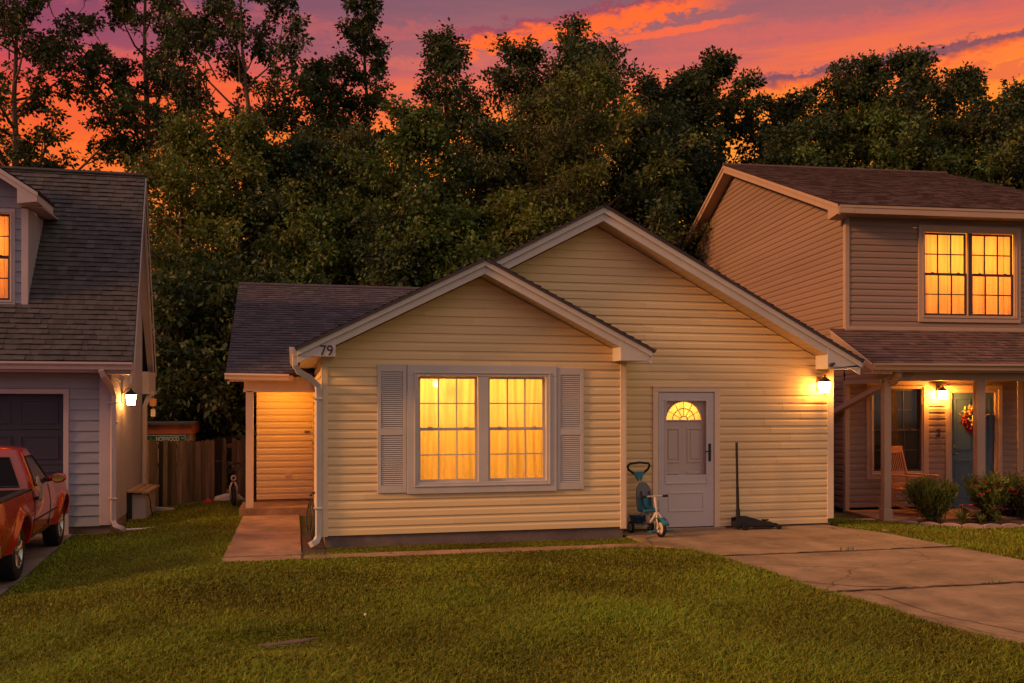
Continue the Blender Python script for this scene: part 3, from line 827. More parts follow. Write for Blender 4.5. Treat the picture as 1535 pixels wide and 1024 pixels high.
mb.box(-2.80, -2.66, 18.95, 19.86, 2.03, 2.10); mb.box(-2.81, -2.68, 18.97, 19.84, 2.10, 2.46)
mb.build('rake_board', 'grey_trim', gh, bevel=.003)
mb = MB(); mb.box(-9.2, -2.44, 15.40, 15.43, 2.33, 2.47); mb.box(-9.2, -2.44, 15.43, YL, 2.33, 2.345); mb.box(-2.80, -2.44, 15.43, YL + .02, 2.30, 2.36)
mb.build('fascia', 'grey_trim', gh)
mb = MB(); gutter_profile(mb, (-9.2, 15.40, 2.485), (-2.41, 15.40, 2.485), (0, -1, 0), .115); mb.build('gutter', 'grey_trim', gh)
mb = MB()
mb.tube([(-2.86, 15.34, 2.37), (-2.83, 15.37, 2.28), (-2.76, 15.62, 2.10), (-2.745, 15.70, 1.98), (-2.745, 15.70, .02), (-2.70, 15.64, -.07), (-2.56, 15.52, -.11)], .052, 4, rot=pi / 4)
for z in (.35, 1.85): mb.box(-2.81, -2.68, 15.64, 15.735, z, z + .02)
mb.build('downspout', 'grey_trim', gh, bevel=.006)
mb = MB(); mb.tube([(-2.66, 19.2, 2.08), (-2.70, 19.0, 1.95), (-2.745, 18.90, 1.80), (-2.745, 18.90, .0)], .05, 4, rot=pi / 4); mb.build('downspout', 'grey_trim', gh, bevel=.006)
mb = MB(); mb.tube([(-2.79, 16.2, 2.27), (-2.785, 16.5, 2.22), (-2.785, 16.75, 2.12)], .008, 6); mb.tube([(-2.79, 16.12, 1.52), (-2.76, 16.12, 1.56)], .02, 8); build_split(mb, 'cable', 'grey_trim', gh, lambda x, y, z: z > 1.8)
# dormer
YM = 15.98; DM = front_plane(YM)
roofz = lambda y: 2.5 + 1.5 * (y - 15.36)
dm = MB(); siding(dm, lambda z: max(-5.98, -5.06 - (5.80 - z) / .64) , lambda z: min(-4.13, -5.06 + (5.80 - z) / .64), 3.25, 5.62, DM, e=.166, kind='lap', lip=.016, holes=[(-5.84, -4.30, 3.46, 4.82)])
d_o = dm.build('dormer', 'grey_clap', gh)
q = MB(); q.box(-4.132, -4.036, YM - .026, YM + .04, 3.26, 4.90); q.box(-6.08, -5.98, YM - .026, YM + .04, 3.26, 4.90); build_split(q, 'corner_trim', 'grey_trim', d_o, lambda x, y, z: x > -5, bevel=.003)
q = MB(); y = YM + .04
while y < 17.2:
    y2 = y + .1; zz = lambda y: max(roofz(y) - .02, 3.2)
    for X in (-4.045, -6.07):
        if zz(y) < 4.9: q.add([(X, y + .006, zz(y)), (X, y2 - .006, zz(y2)), (X, y2 - .006, max(zz(y2), 4.9)), (X, y + .006, 4.9)], [(0, 1, 2, 3)])
        q.add([(X - .008, y - .01, zz(y)), (X - .008, y + .01, zz(y)), (X - .008, y + .01, 4.9), (X - .008, y - .01, 4.9)], [(0, 1, 2, 3)]) if zz(y) < 4.9 else None
    y = y2
build_split(q, 'cheek_wall', 'grey_panel', d_o, lambda x, y, z: x > -5)
q = MB()
for sgn in (1, -1):
    L_ = 1.26 * math.hypot(1, .64)
    shingles(q, (-5.06 + sgn * 1.26, 15.62, 5.095), (0, 1, 0), (-sgn, 0, .64), lambda v: 0, lambda v: .98 + .64 * v * .6, L_, .135, seed=30 + sgn)
q.build('dormer_roof', 'shingle_grey', d_o)
q = MB()
for sgn in (1, -1):
    xe = -5.06 + sgn * 1.235; ze = 5.085
    bar(q, (xe, 15.64, ze), (-5.06, 15.64, 5.885), .13, (0, .03, 0)); bar(q, (xe + .01 * sgn, 15.615, ze + .005), (-5.06, 15.615, 5.89), .06, (0, .03, 0))
    q.extr([(-5.06 + sgn * .95, 15.645, 4.915), (xe, 15.645, 4.955), (xe, 15.645, ze - .02), (-5.06 + sgn * .95, 15.645, ze + .12)], (0, .33, 0))
    q.box(min(xe, xe - .04 * sgn), max(xe, xe - .04 * sgn), 15.98, 16.62, 4.95, 5.09)
    q.box(min(xe, -5.06 + sgn * 1.0), max(xe, -5.06 + sgn * 1.0), 15.98, 17.05, 4.925, 4.945)
q.build('rake_board', 'grey_trim', d_o, bevel=.003)
sash_window(gh, DM, -5.93, -4.222, 3.385, 4.885, 1, M['grey_trim'], M['sashdark'], M['pane'], casing=.072, pairs=2, mull=.1, backing=blind_backing, proud=.03, split=.5)
room(gh, DM, -5.95, -4.15, 3.3, 5.0, 1.0, bulb=(-4.9, 4.4, -.6), power=30, col=(1, .42, .065))

# side box, pipe and stick on the grass
sb = thing('storage_box', 'low grey box with a plank lid against the grey side wall', 'box', (-2.62, 17.9, -.17))
mb = MB(); mb.box(-2.785, -2.50, 17.3, 18.5, -.2, .27); mb.build('body', 'grey_panel', sb)
mb = MB()
for i in range(3): mb.box(-2.79 + i * .12, -2.68 + i * .12, 17.2, 18.62, .285 + .004 * (2 - i) * 3, .325 + .004 * (2 - i) * 3)
mb.build('lid', 'plank', sb, bevel=.005)
mb = MB(); mb.tube([(-2.49, 17.5, .25), (-2.45, 17.55, .12), (-2.47, 17.65, .02), (-2.44, 17.7, -.14)], .01, 6); mb.tube([(-2.74, 17.25, -.15), (-2.74, 17.25, .28)], .03, 8); build_split(mb, 'cord', 'dark', sb, lambda x, y, z: x > -2.6)
mb = MB(); mb.tube([(-2.62, 18.55, -.08), (-2.52, 18.45, -.11), (-2.15, 18.25, -.12)], .05, 4, rot=pi / 4)
tag(mb.build('drain_pipe', 'grey_trim', bevel=.006), 'pale drain pipe end lying on the grass near the fence', 'pipe')
mb = MB(); mb.tube([(-2.62, 15.66, -.13), (-2.3, 15.66, -.125), (-1.98, 15.72, -.115)], [.018, .016, .02], 6)
tag(mb.build('stick', 'white'), 'thin pale stick lying on the grass by the front downspout', 'stick')
# wind chime under the rear eave
wc = thing('wind_chime', 'small wooden wind chime hanging from the rear eave of the grey house', 'wind chime', (-2.50, 18.2, 2.06))
q = MB(); q.tube([(0, 0, 0), (0, 0, -.05), (.02, 0, -.07)], .006, 6); q.tube([(0, 0, -.05), (0, 0, -.45)], .003, 5); q.build('hook', 'cream', wc, world=False)
q = MB(); q.box(-.055, .055, -.04, .04, -.26, -.12); q.build('body', 'copper', wc, bevel=.008, world=False)
q = MB(); q.box(-.04, .04, -.01, .01, -.45, -.31); q.build('clapper', 'cream', wc, bevel=.006, world=False)

# ================================================================== TAN HOUSE (right)
C0 = Vector((9.684, 14.985, 0)); UU = Vector((.99664, -.08194, 0)); VV = Vector((.13908, .99028, 0))
def R(u, v, z): return tuple(C0 + UU * u + VV * v + Vector((0, 0, z)))
RP = lambda u, z, n: R(u, -n, z)
RB = lambda u, n, z: R(u, -n, z)
th = thing('tan_house', 'two storey tan sided house with brown roof, lit upper window and front porch', 'house', tuple(C0 + Vector((0, 0, -.1))))
UW = (1.395, 3.44, 3.335, 5.10)      # upper window casing
LW = (.386, 1.60, .48, 2.26)         # porch window casing
RD = (1.94, 3.07, -.06, 2.18)        # porch door frame
mb = MB()
siding(mb, lambda z: .055, lambda z: 5.3, 3.235, 5.22, RP, holes=[(UW[0] + .05, UW[1] - .05, UW[2] + .05, UW[3] - .05)])
siding(mb, lambda z: .055, lambda z: 5.3, -.02, 3.15, RP, holes=[(LW[0] + .04, LW[1] - .04, LW[2] + .04, LW[3] - .04), (RD[0] + .02, RD[1] - .02, -1, RD[3] - .03)])
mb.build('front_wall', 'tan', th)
rs = .36; av, azr = 6.03, 7.655
rz_ = lambda v: azr - abs(v - av) * rs
mb = MB()
siding(mb, lambda z: max(.07, av - (azr - .17 - z) / rs), lambda z: min(12.1, av + (azr - .17 - z) / rs), -.05, azr - .17, lambda u, z, n: R(-n, u, z))
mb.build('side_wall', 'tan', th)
mb = MB()
for (a, b) in ((3.17, 5.25), (-.12, 2.24)):
    mb.box(-.022, .060, -.01, .024, a, b, P=RB); mb.box(-.024, -.004, -.072, -.011, a, b, P=RB)
mb.box(-.02, 5.3, -.01, .026, 3.175, 3.24, P=RB)
mb.box(3.385, 3.50, -.01, .03, -.05, 2.3, P=RB)
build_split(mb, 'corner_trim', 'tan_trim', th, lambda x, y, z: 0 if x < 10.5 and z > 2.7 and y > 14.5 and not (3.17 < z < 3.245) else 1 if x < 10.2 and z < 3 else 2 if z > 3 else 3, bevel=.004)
# main roof
mb = MB(); hy = math.hypot(1, rs); L_ = (av + .38) * hy
def rsh(mb, u_, v_, z_, U_, V_, u0, u1, ln, seed, row=.14): shingles(mb, R(u_, v_, z_), U_, V_, u0, u1, ln, row, seed=seed)
rsh(mb, 0, -.38, rz_(-.38) + .01, UU, VV + Vector((0, 0, rs)), lambda v: -.32, lambda v: 5.25 + .35 * v / L_, L_, 41)
rsh(mb, 0, av * 2 + .38, rz_(-.38) + .01, UU, -VV + Vector((0, 0, rs)), lambda v: -.32, lambda v: 5.25 + .35 * v / L_, L_, 42)
mb.tube([R(-.32, av, azr + .012), R(5.6, av, azr + .012)], .05, 6, t=-.4)
mb.build('main_roof', 'shingle_brown', th)
mb = MB()
w2 = UU * .03
for (va, vb) in ((-.36, av), (2 * av + .36, av)):
    bar(mb, R(-.30, va, rz_(va) - .01), R(-.30, vb, rz_(vb) - .01), .17, tuple(w2)); bar(mb, R(-.322, va, rz_(va) - .005), R(-.322, vb, rz_(vb) - .005), .07, tuple(UU * .024))
mb.extr([R(-.305, -.37, rz_(-.37) - .15), R(-.305, .10, rz_(.10) - .36), R(-.305, .10, rz_(.1) - .1), R(-.305, -.37, rz_(-.37) - .03)], tuple(UU * .29))
mb.box(-.29, 5.3, .335, .365, rz_(-.36) - .155, rz_(-.36) - .005, P=RB)
mb.box(-.29, 5.3, .365, .375, rz_(-.36) - .055, rz_(-.36) - .005, P=RB)
mb.build('rake_board', 'tan_trim', th, bevel=.003)
mb = MB()
soffit_strip(mb, R(-.27, .1, rz_(.1) - .17), R(-.27, av, azr - .17), tuple(UU * .265), 50)
soffit_strip(mb, R(-.27, 2 * av - .1, rz_(.1) - .17), R(-.27, av, azr - .17), tuple(UU * .265), 50)
soffit_strip(mb, R(0, -.335, 5.205), R(5.3, -.335, 5.205), tuple(VV * .335), 46)
mb.build('soffit', 'tan_trim', th)
sash_window(th, RP, *UW, 3, M['tan_trim'], M['sashdark'], M['pane'], casing=.125, pairs=2, mull=.085, backing=blind_backing, proud=.04, muntin=.022)
room(th, RP, 1.3, 3.55, 3.2, 5.2, 1.4, bulb=[(1.95, 4.6, -1.0), (2.9, 4.6, -1.0)], power=46, col=(1, .43, .07))
# porch roof
pl = math.hypot(1.62, .68)
mb = MB(); pv = VV * 1.62 + Vector((0, 0, .68))
shingles(mb, R(0, -1.62, 2.50), UU, pv, lambda v: -.30, lambda v: 5.3, pl, .135, seed=51)
mb.build('porch_roof', 'shingle_brown', th)
mb = MB()
bar(mb, R(-.30, -1.61, 2.49), R(-.30, -.02, 3.155), .13, tuple(UU * .03)); bar(mb, R(-.32, -1.63, 2.492), R(-.32, -.02, 3.167), .05, tuple(UU * .03))
mb.box(-.28, 5.3, 1.58, 1.605, 2.36, 2.49, P=RB)
mb.box(-.30, .05, 1.27, 1.6, 2.33, 2.36, P=RB)
mb.box(-.02, 5.3, 1.23, 1.37, 2.235, 2.38, P=RB); mb.box(-.02, .10, .02, 1.23, 2.235, 2.36, P=RB)
mb.box(-.06, -.03, .03, 1.40, 2.19, 2.26, P=RB)
mb.build('porch_beam', 'tan_trim', th, bevel=.004)
mb = MB()
siding(mb, lambda z: -1.45 + max(0, (z - 2.45) / .42), lambda z: -.03, 2.26, 3.0, lambda u, z, n: R(-.02 - n, u, z)); mb.build('porch_gable', 'tan', th)
mb = MB(); gutter_profile(mb, R(-.30, -1.61, 2.505), R(5.3, -1.61, 2.505), tuple(-VV), .11); mb.build('gutter', 'tan_trim', th)
mb = MB(); mb.quad(R(0, -1.3, 2.28), R(5.3, -1.3, 2.28), R(5.3, 0, 2.28), R(0, 0, 2.28)); mb.build('porch_ceiling', 'tan_trim', th)
for (a, b) in ((.03, .155), (1.71, 1.86)):
    mb = MB(); mb.box(a, b, 1.235, 1.365, -.06, 2.236, P=RB)
    mb.box(a - .02, b + .02, 1.215, 1.385, -.07, .10, P=RB); mb.build('porch_post', 'tan_trim', th, bevel=.006)
mb = MB(); mb.box(-.02, 5.3, .02, 1.45, -.35, -.065, P=RB); mb.build('porch_slab', 'walk', th, bevel=.01)
sash_window(th, RP, *LW, 3, M['tan_trim'], M['sashdark'], M['darkpane'], casing=.14, proud=.03, muntin=.016)
mb = MB()
ring(mb, RP, RD[0], RD[1], RD[2] - .2, RD[3], .075, -.04, .035); ring(mb, RP, 2.015, 2.995, -.3, RD[3] - .075, .055, -.06, .01)
mb.build('door_frame', 'tan_trim', th, bevel=.004)
mb = MB(); DPp = lambda u, z, n: R(u, -n + .035, z); DB = lambda u, n, z: R(u, -n + .035, z)
mb.box(2.07, 2.94, -.03, 0, -.06, 2.05, P=DB)
for (a, b) in ((2.15, 2.47), (2.54, 2.86)):
    for (c, d) in ((.12, .82), (1.0, 1.95)): ring(mb, DPp, a, b, c, d, .03, 0, .010)
bd = mb.build('front_door', 'bluedoor', th, bevel=.003)
mb = MB(); mb.tube([DPp(2.13, .93, .0), DPp(2.13, .93, .05), DPp(2.2, .93, .055)], .012, 8); mb.build('handle', 'brass', bd)
mb = MB(); mb.lathe([(.001, .0), (.03, .0), (.03, -.014), (.001, -.014)], DPp(2.13, 1.07, .0), 'y', 12); mb.build('deadbolt', 'brass', bd)
mb = MB()
mb.tube([R(.20, -1.52, 2.42), R(.20, -1.50, 2.30), R(.17, -1.42, 2.21), R(.06, -1.05, 2.10), R(-.10, .38, 1.66), R(-.10, .46, 1.60), R(-.10, .5, 1.45), R(-.10, .5, 0)], .064, 4, rot=pi / 4)
mb.build('downspout', 'tan_trim', th, bevel=.006)
mb = MB(); mb.tube([RP(1.76, 1.36, .03), RP(1.79, 1.40, .035), RP(1.82, 1.36, .03), RP(1.79, 1.33, .03), RP(1.82, 1.29, .03), RP(1.80, 1.25, .035), RP(1.76, 1.27, .03)], .012, 6)
mb.build('house_number', 'blackmetal', th)
mb = MB(); mb.box(0, 5.4, 12.05, 12.1, -.2, 5.2, P=lambda u, v, z: R(u, v, z)); mb.box(5.25, 5.3, .0, 12.05, -.2, 5.2, P=lambda u, v, z: R(u, v, z)); mb.build('back_wall', 'tan', th)
a_r = math.atan2(UU.y, UU.x)
lantern('lit wall lantern under the tan porch roof beside the blue door', R(1.80, -.016, 2.03), a_r, .95, 'lamp_porch')
# wreath
wr = thing('wreath', 'round wreath of red leaves and straw on the blue front door', 'wreath', R(2.505, .03, 1.56), a_r)
mb = MB(); r_ = random.Random(5)
mb2 = MB()
for k in range(420):
    a = r_.uniform(0, 2 * pi); q = r_.gauss(0, .035); w = r_.uniform(-.035, .035)
    c = Vector(((.185 + q) * math.cos(a), -.05 + w, (.185 + q) * math.sin(a)))
    d = Vector((r_.gauss(0, 1), r_.gauss(0, .6), r_.gauss(0, 1))).normalized() * .035; e = d.cross(Vector((r_.random(), r_.random(), r_.random()))).normalized() * .014
    top = math.sin(a) > .15
    (mb2 if top and r_.random() < .8 else mb).quad(c - d, c + e, c + d, c - e, r_.uniform(-.6, .5))
mb.torus((0, -.035, 0), .185, .03, 'y', 24, 6)
mb.build('leaves', 'wreath', wr, world=False); mb2.build('straw', 'wreath_pale', wr, world=False)
q = MB()
for k in range(10):
    a = r_.uniform(0, 2 * pi); q.ball((.11 * math.cos(a) * r_.random() - .06, -.085, -.02 + .11 * math.sin(a) * r_.random()), .022, 6)
q.build('flower', 'wreath_pale', wr, world=False)

# rocking chair on the porch
rc = thing('rocking_chair', 'orange brown slatted wooden rocking chair on the tan porch', 'rocking chair', R(.93, -.72, -.065), a_r + rad(28))
# local: faces -y
q = MB(); q.box(-.24, .24, -.22, .24, .395, .425)
for i in range(6): q.box(-.24, .24, -.24 + i * .082, -.24 + i * .082 + .07, .425, .440)
q.build('seat', 'wood', rc, bevel=.004, world=False)
q = MB(); tilt = .26
for i in range(8):
    x = -.20 + i * .057
    q.tube([(x, .24, .44), (x, .24 + .30 * tilt + .01, .74), (x, .24 + .62 * tilt, 1.06)], .016, 4, squash=.55)
q.box(-.27, .27, .225 + .62 * tilt, .255 + .62 * tilt, 1.04, 1.16); q.box(-.25, .25, .24, .265, .46, .52)
q.build('backrest', 'wood', rc, bevel=.003, world=False)
for sx in (-1, 1):
    q = MB(); x = .265 * sx
    q.tube([(x, .24, .12), (x, .25, .44), (x, .25 + .62 * tilt, 1.10)], .022, 6); q.build('back_post', 'wood', rc, world=False)
    q = MB(); q.tube([(x, -.22, .08), (x, -.22, .66)], .022, 6); q.build('leg', 'wood', rc, world=False)
    q = MB(); q.box(x - .045, x + .045, -.30, .32, .655, .68); q.build('armrest', 'wood', rc, bevel=.006, world=False)
    q = MB(); q.tube([(x, -.48 + 1.06 * i / 12, .02 + .35 * ((i - 6) / 12) ** 2 * 1.1) for i in range(13)], .02, 6); q.build('rocker', 'wood', rc, world=False)
q = MB(); q.tube([(-.26, -.22, .22), (.26, -.22, .22)], .014, 6); q.tube([(-.26, .24, .22), (.26, .24, .22)], .014, 6); q.build('stretcher', 'wood', rc, world=False)
# black bin between the houses
tb = thing('trash_bin', 'black bin standing in the narrow gap between the yellow and tan houses', 'bin', (8.95, 15.25, -.12))
q = MB(); q.add([(-.24, -.26, .06), (.24, -.26, .06), (.24, .26, .06), (-.24, .26, .06), (-.29, -.32, .95), (.29, -.32, .95), (.29, .32, .95), (-.29, .32, .95)],
                [(3, 2, 1, 0), (0, 1, 5, 4), (1, 2, 6, 5), (2, 3, 7, 6), (3, 0, 4, 7)]); q.build('body', 'dark', tb, bevel=.02, world=False)
q = MB(); q.box(-.31, .31, -.35, .34, .95, 1.0); q.box(-.25, .25, -.36, -.33, .9, .95); q.build('lid', 'dark', tb, bevel=.02, world=False)
for sx in (-1, 1):
    q = MB(); q.lathe([(.001, -.03), (.1, -.03), (.1, .03), (.001, .03)], (sx * .26, .28, .1), 'x', 16); q.build('wheel', 'dark', tb, world=False)
# timber edging board
mb = MB(); mb.box(8.62, 9.36, 13.62, 13.74, -.16, -.055)
tag(mb.build('landscape_timber', 'plank', bevel=.01), 'weathered timber lying beside the corner of the tan porch', 'timber')

# ================================================================== SETTING
def ground_sheet():
    xs = sorted(set([-150, -80, -40, -25, -18] + [round(-14 + .4 * i, 3) for i in range(80)] + [20, 26, 40, 80, 150]))
    ys = sorted(set([-60, -30, -14, -6, 0, 2, 4] + [round(5 + .4 * i, 3) for i in range(60)] + [31, 34, 40, 55, 80, 120, 200]))
    mb = MB(); n = len(xs)
    def h(x, y): return gz(x, y) - .012 * math.sin(x * 1.7 + y) * math.sin(y * 1.3)
    vs = [(x, y, h(x, y) - .03) for y in ys for x in xs]
    mb.add(vs, [(j * n + i, j * n + i + 1, (j + 1) * n + i + 1, (j + 1) * n + i) for j in range(len(ys) - 1) for i in range(n - 1)])
    return struct(mb.build('ground', 'soil', smooth=True))
ground_sheet()
def slab(mb, poly, z0, z1): mb.extr([(x, y, z0) for x, y in poly], (0, 0, z1 - z0))
mb = MB()
slab(mb, [(-.82, 11.74), (.105, 11.70), (.105, 15.95), (-.80, 15.95)], -.1, .004)
slab(mb, [(-.82, 11.37), (.10, 11.37), (.10, 11.69), (-.82, 11.728)], -.1, .003)
slab(mb, [(.115, 11.375), (2.05, 11.36), (2.05, 11.66), (.115, 11.68)], -.1, .005)
slab(mb, [(2.065, 11.36), (4.50, 11.34), (4.50, 11.66), (2.065, 11.66)], -.1, .003)
struct(mb.build('walkway', 'walk', bevel=.008))
mb = MB()
DL = [(2, 5.9), (4.5, 5.62), (5.99, 5.40), (7.18, 5.17), (8.66, 5.05), (10.39, 4.98), (11.05, 4.86), (11.34, 4.52)]
def dl(y):
    for (a, p), (b, q) in zip(DL[:-1], DL[1:]):
        if y <= b: return p + (q - p) * max(0, (y - a)) / (b - a)
    return 4.515
def dr(y): return 8.30 + .10 * math.sin(y * .9) - .35 * sm(11.6, 12.9, y)
def dslab(ya, yb, z, ka=0, kb=0):
    n = 8; ys = [ya + (yb - ya) * i / n for i in range(n + 1)]
    slab(mb, [(dl(y), y + ka * (1 - i / n) * 0) for i, y in enumerate(ys)] + [(dr(y), y) for y in ys[::-1]], -.12, z)
dslab(10.42, 12.74, .012); dslab(8.20, 10.40, .006); dslab(3.0, 8.18, .0)
struct(mb.build('driveway', 'concrete', bevel=.008))
mb = MB(); slab(mb, [(-9, 2), (-2.75, 2), (-2.98, 9), (-3.08, 12), (-3.36, 15.9), (-9, 15.9)], -.4, -.185); struct(mb.build('side_driveway', mk_concrete('grey_concrete', (.22, .165, .15)), bevel=.008))
mb = MB(); slab(mb, [(9.35, 13.55), (9.75, 13.44), (10.08, 13.12), (10.53, 12.79), (11.37, 12.67), (13.5, 12.5), (14, 13.6), (9.5, 13.9)], -.3, -.095); struct(mb.build('flower_bed', 'mulch'))
mb = MB(); slab(mb, [(.12, 11.72), (.39, 11.72), (.39, 13.6), (.12, 13.4)], -.1, .006); struct(mb.build('bare_bed', 'mulch'))
mb = MB(); pp = [(-.28 + (.21 + .05 * math.sin(3 * a)) * math.cos(a) + .25, 7.45 + .06 * (1 + .2 * math.cos(2 * a)) * math.sin(a) + .06 * math.cos(a)) for a in [2 * pi * i / 20 for i in range(20)]]
slab(mb, pp, -.06, .004); struct(mb.build('dirt_patch', 'dirt', bevel=.01))

mb = MB(); jr = random.Random(3)
def crack_line(pts, w, z=.0145):
    P_ = []
    for (a, b) in zip(pts[:-1], pts[1:]):
        n_ = max(2, int(math.dist(a, b) / .07))
        for i in range(n_):
            t_ = i / n_; P_.append(Vector((a[0] + (b[0] - a[0]) * t_ + jr.gauss(0, w * .5), a[1] + (b[1] - a[1]) * t_ + jr.gauss(0, w * .5), z)))
    P_.append(Vector((*pts[-1], z)))
    for p, q_ in zip(P_[:-1], P_[1:]):
        d = (q_ - p); s_ = Vector((-d.y, d.x, 0)).normalized() * w * jr.uniform(.3, .6)
        mb.quad(p - s_, q_ - s_, q_ + s_, p + s_)
crack_line([(4.99, 10.41), (8.3, 10.41)], .030, .0165); crack_line([(5.1, 8.19), (8.3, 8.19)], .030, .011)
crack_line([(5.06, 8.87), (5.27, 8.60), (5.48, 8.40), (6.0, 8.22)], .018, .0105); crack_line([(5.5, 8.0), (5.5, 7.1), (5.75, 6.4)], .014, .0045); crack_line([(6.2, 9.7), (7.0, 9.4), (8.2, 9.55)], .008, .0105)
crack_line([(.10, 11.30), (.12, 11.70)], .02, .0095); crack_line([(-.80, 11.70), (.1, 11.69)], .018, .0085)
struct(mb.build('driveway_joints', 'mulch'))

# grass: individual bent blades, denser near the camera
def blades(n, xr, yr, seed, hmin, hmax, keep, wid=.0045):
    g = np.random.default_rng(seed)
    x = g.uniform(*xr, n); y = g.uniform(*yr, n)
    k = keep(x, y); return x[k], y[k]
vdl = np.vectorize(dl); 
def keep_lawn(x, y):
    k = np.ones(len(x), bool)
    e = .035 * np.sin(x * 9 + y * 4) + .03 * np.sin(x * 23 + 1.3 * y)
    k &= ~((x > -.80) & (x < .10 - .0) & (y > 11.40 + e * .6) & (y < 16.0))           # walk to the side porch
    k &= ~((x > -.80) & (x < 4.75) & (y > 11.38 + e * .6) & (y < 11.65 + e * .3))     # front strip of walk
    k &= ~((x > .30) & (x < 4.48) & (y > 12.20))                                   # house
    k &= ~((x > -.87) & (x < 4.5) & (y > 15.9))
    k &= ~((x > .08) & (x < .34) & (y > 11.95 + e) & (y < 16))                         # bare bed by the tap
    k &= ~((x > vdl(y) + .02 + e * .6) & (y < 12.8) & (x < 8.32 + .10 * np.sin(y * .9) - .35 * np.clip((y - 11.6) / 1.3, 0, 1) - .02 + e))  # driveway
    k &= ~((x > 4.5) & (x < 8.1) & (y > 11.4))
    k &= ~((x < -3.05 + .0 - (y - 12) * .075 + e))                                      # side drive
    k &= ~((x < -2.72) & (y > 15.7))
    bed = 13.45 - .80 * np.clip((x - 9.72) / .85, 0, 1) - .1 * np.clip((x - 10.57) / .9, 0, 1)
    k &= ~((x > 9.3) & (y > bed - .03)); k &= ~((x > 8.55) & (y > 13.55))
    dp = ((x + .03) / .24) ** 2 + ((y - 7.45) / .07) ** 2
    k &= dp > .25 + .95 * np.random.default_rng(5).random(len(x)) + e * 3
    return k
parts = []
for (n, xr, yr, sd_) in ((215000, (-3.3, 5.6), (5.2, 8.2), 1), (150000, (-3.4, 5.4), (8.2, 11.9), 2), (42000, (-3.3, 1), (11.3, 15.6), 3), (22000, (-2.8, -.7), (15.5, 19.3), 4),
                        (32000, (7.9, 12.5), (7.5, 13.7), 5), (30000, (.1, 4.75), (11.6, 12.24), 6), (12000, (8.0, 9.5), (12, 16), 7), (26000, (12.5, 17), (6, 12.6), 8)):
    parts.append(blades(n, xr, yr, sd_, 0, 0, keep_lawn))
bx = np.concatenate([p[0] for p in parts]); by = np.concatenate([p[1] for p in parts])
n = len(bx); g = np.random.default_rng(99)
bz = -.17 * (1 - np.clip((bx + 2.9) / 1.8, 0, 1) ** 2 * (3 - 2 * np.clip((bx + 2.9) / 1.8, 0, 1))) - .10 * np.clip((bx - 8.4) / 1.4, 0, 1) * np.clip((by - 9) / 3, 0, 1)
patch = .5 + .5 * np.sin(bx * 1.9 + 1.2 * np.sin(by * 1.3)) * np.sin(by * 2.3 + np.sin(bx * 2.1))
hh = (.035 + .055 * g.random(n)) * (1.25 - .25 * np.clip((by - 6) / 3, 0, 1)) * (.75 + .5 * patch)
hh *= .76; hh *= 1 - .45 * np.clip((by - 10.2) / 1.0, 0, 1)
hh *= np.where(by > 11.66, np.where((bx > .1) & (bx < 4.8) & (by < 12.3), .75, 1), 1)
th_ = g.uniform(0, 2 * pi, n); lean = hh * g.uniform(.3, 1.5, n)
wd = .0030 + .0032 * g.random(n); wd *= np.where(by > 9, 1.35, 1.0)
ca_, sa_ = np.cos(th_), np.sin(th_)
px, py = -sa_ * wd, ca_ * wd
tw = g.uniform(-.6, .6, n)
dp_ = np.sqrt(((bx + .03) / .40) ** 2 + ((by - 7.38) / .26) ** 2); hh *= .30 + .70 * np.clip(dp_ - .7, 0, 1)
base = np.stack([bx, by, bz - .035], 1)
m1 = base + np.stack([ca_ * lean * .35, sa_ * lean * .35, hh * .72 + .02], 1)
tip = base + np.stack([np.cos(th_ + tw) * lean, np.sin(th_ + tw) * lean, hh + .012], 1)
side = np.stack([px, py, np.zeros(n)], 1)
V_ = np.empty((n, 5, 3)); V_[:, 0] = base - side; V_[:, 1] = base + side; V_[:, 2] = m1 + side * .8; V_[:, 3] = m1 - side * .8; V_[:, 4] = tip
def np_mesh(name, V, quads_per, tris_per, mat, tint):
    """one mesh from n identical little cards: V is (n, k, 3)"""
    n, k = V.shape[:2]
    loops = []; 
    q = np.array(quads_per, dtype=np.int64).reshape(-1, 4) if quads_per else np.zeros((0, 4), np.int64)
    t = np.array(tris_per, dtype=np.int64).reshape(-1, 3) if tris_per else np.zeros((0, 3), np.int64)
    per = np.concatenate([q.ravel(), t.ravel()])
    li = (np.arange(n)[:, None] * k + per[None, :]).ravel()
    sizes = np.array([4] * len(q) + [3] * len(t)); 
    starts1 = np.concatenate([[0], np.cumsum(sizes)[:-1]]); tot = sizes.sum()
    ls = (np.arange(n)[:, None] * tot + starts1[None, :]).ravel()
    me = bpy.data.meshes.new(name)
    me.vertices.add(n * k); me.vertices.foreach_set('co', V.reshape(-1).astype(np.float32))
    me.loops.add(len(li)); me.loops.foreach_set('vertex_index', li.astype(np.int32))
    me.polygons.add(len(ls)); me.polygons.foreach_set('loop_start', ls.astype(np.int32))
    me.update(calc_edges=True)
    at = me.attributes.new('tint', 'FLOAT', 'FACE'); at.data.foreach_set('value', np.repeat(tint, len(sizes)).astype(np.float32))
    me.materials.append(M[mat])
    return me
big = np.sin(bx * .7 + .8 * np.sin(by * .5)) * np.sin(by * .9 + 1.3 * np.sin(bx * .45)); gt = g.uniform(-.7, .7, n) + .7 * (patch - .5) + .35 * big + np.where(g.random(n) < .06, 1.1, 0)
me = np_mesh('lawn_grass', V_, [(0, 1, 2, 3)], [(3, 2, 4)], 'grassblade', gt)
lg = bpy.data.objects.new('lawn_grass', me); COL.objects.link(lg)
stuff(lg, 'short green lawn grass in front of the houses', 'grass')

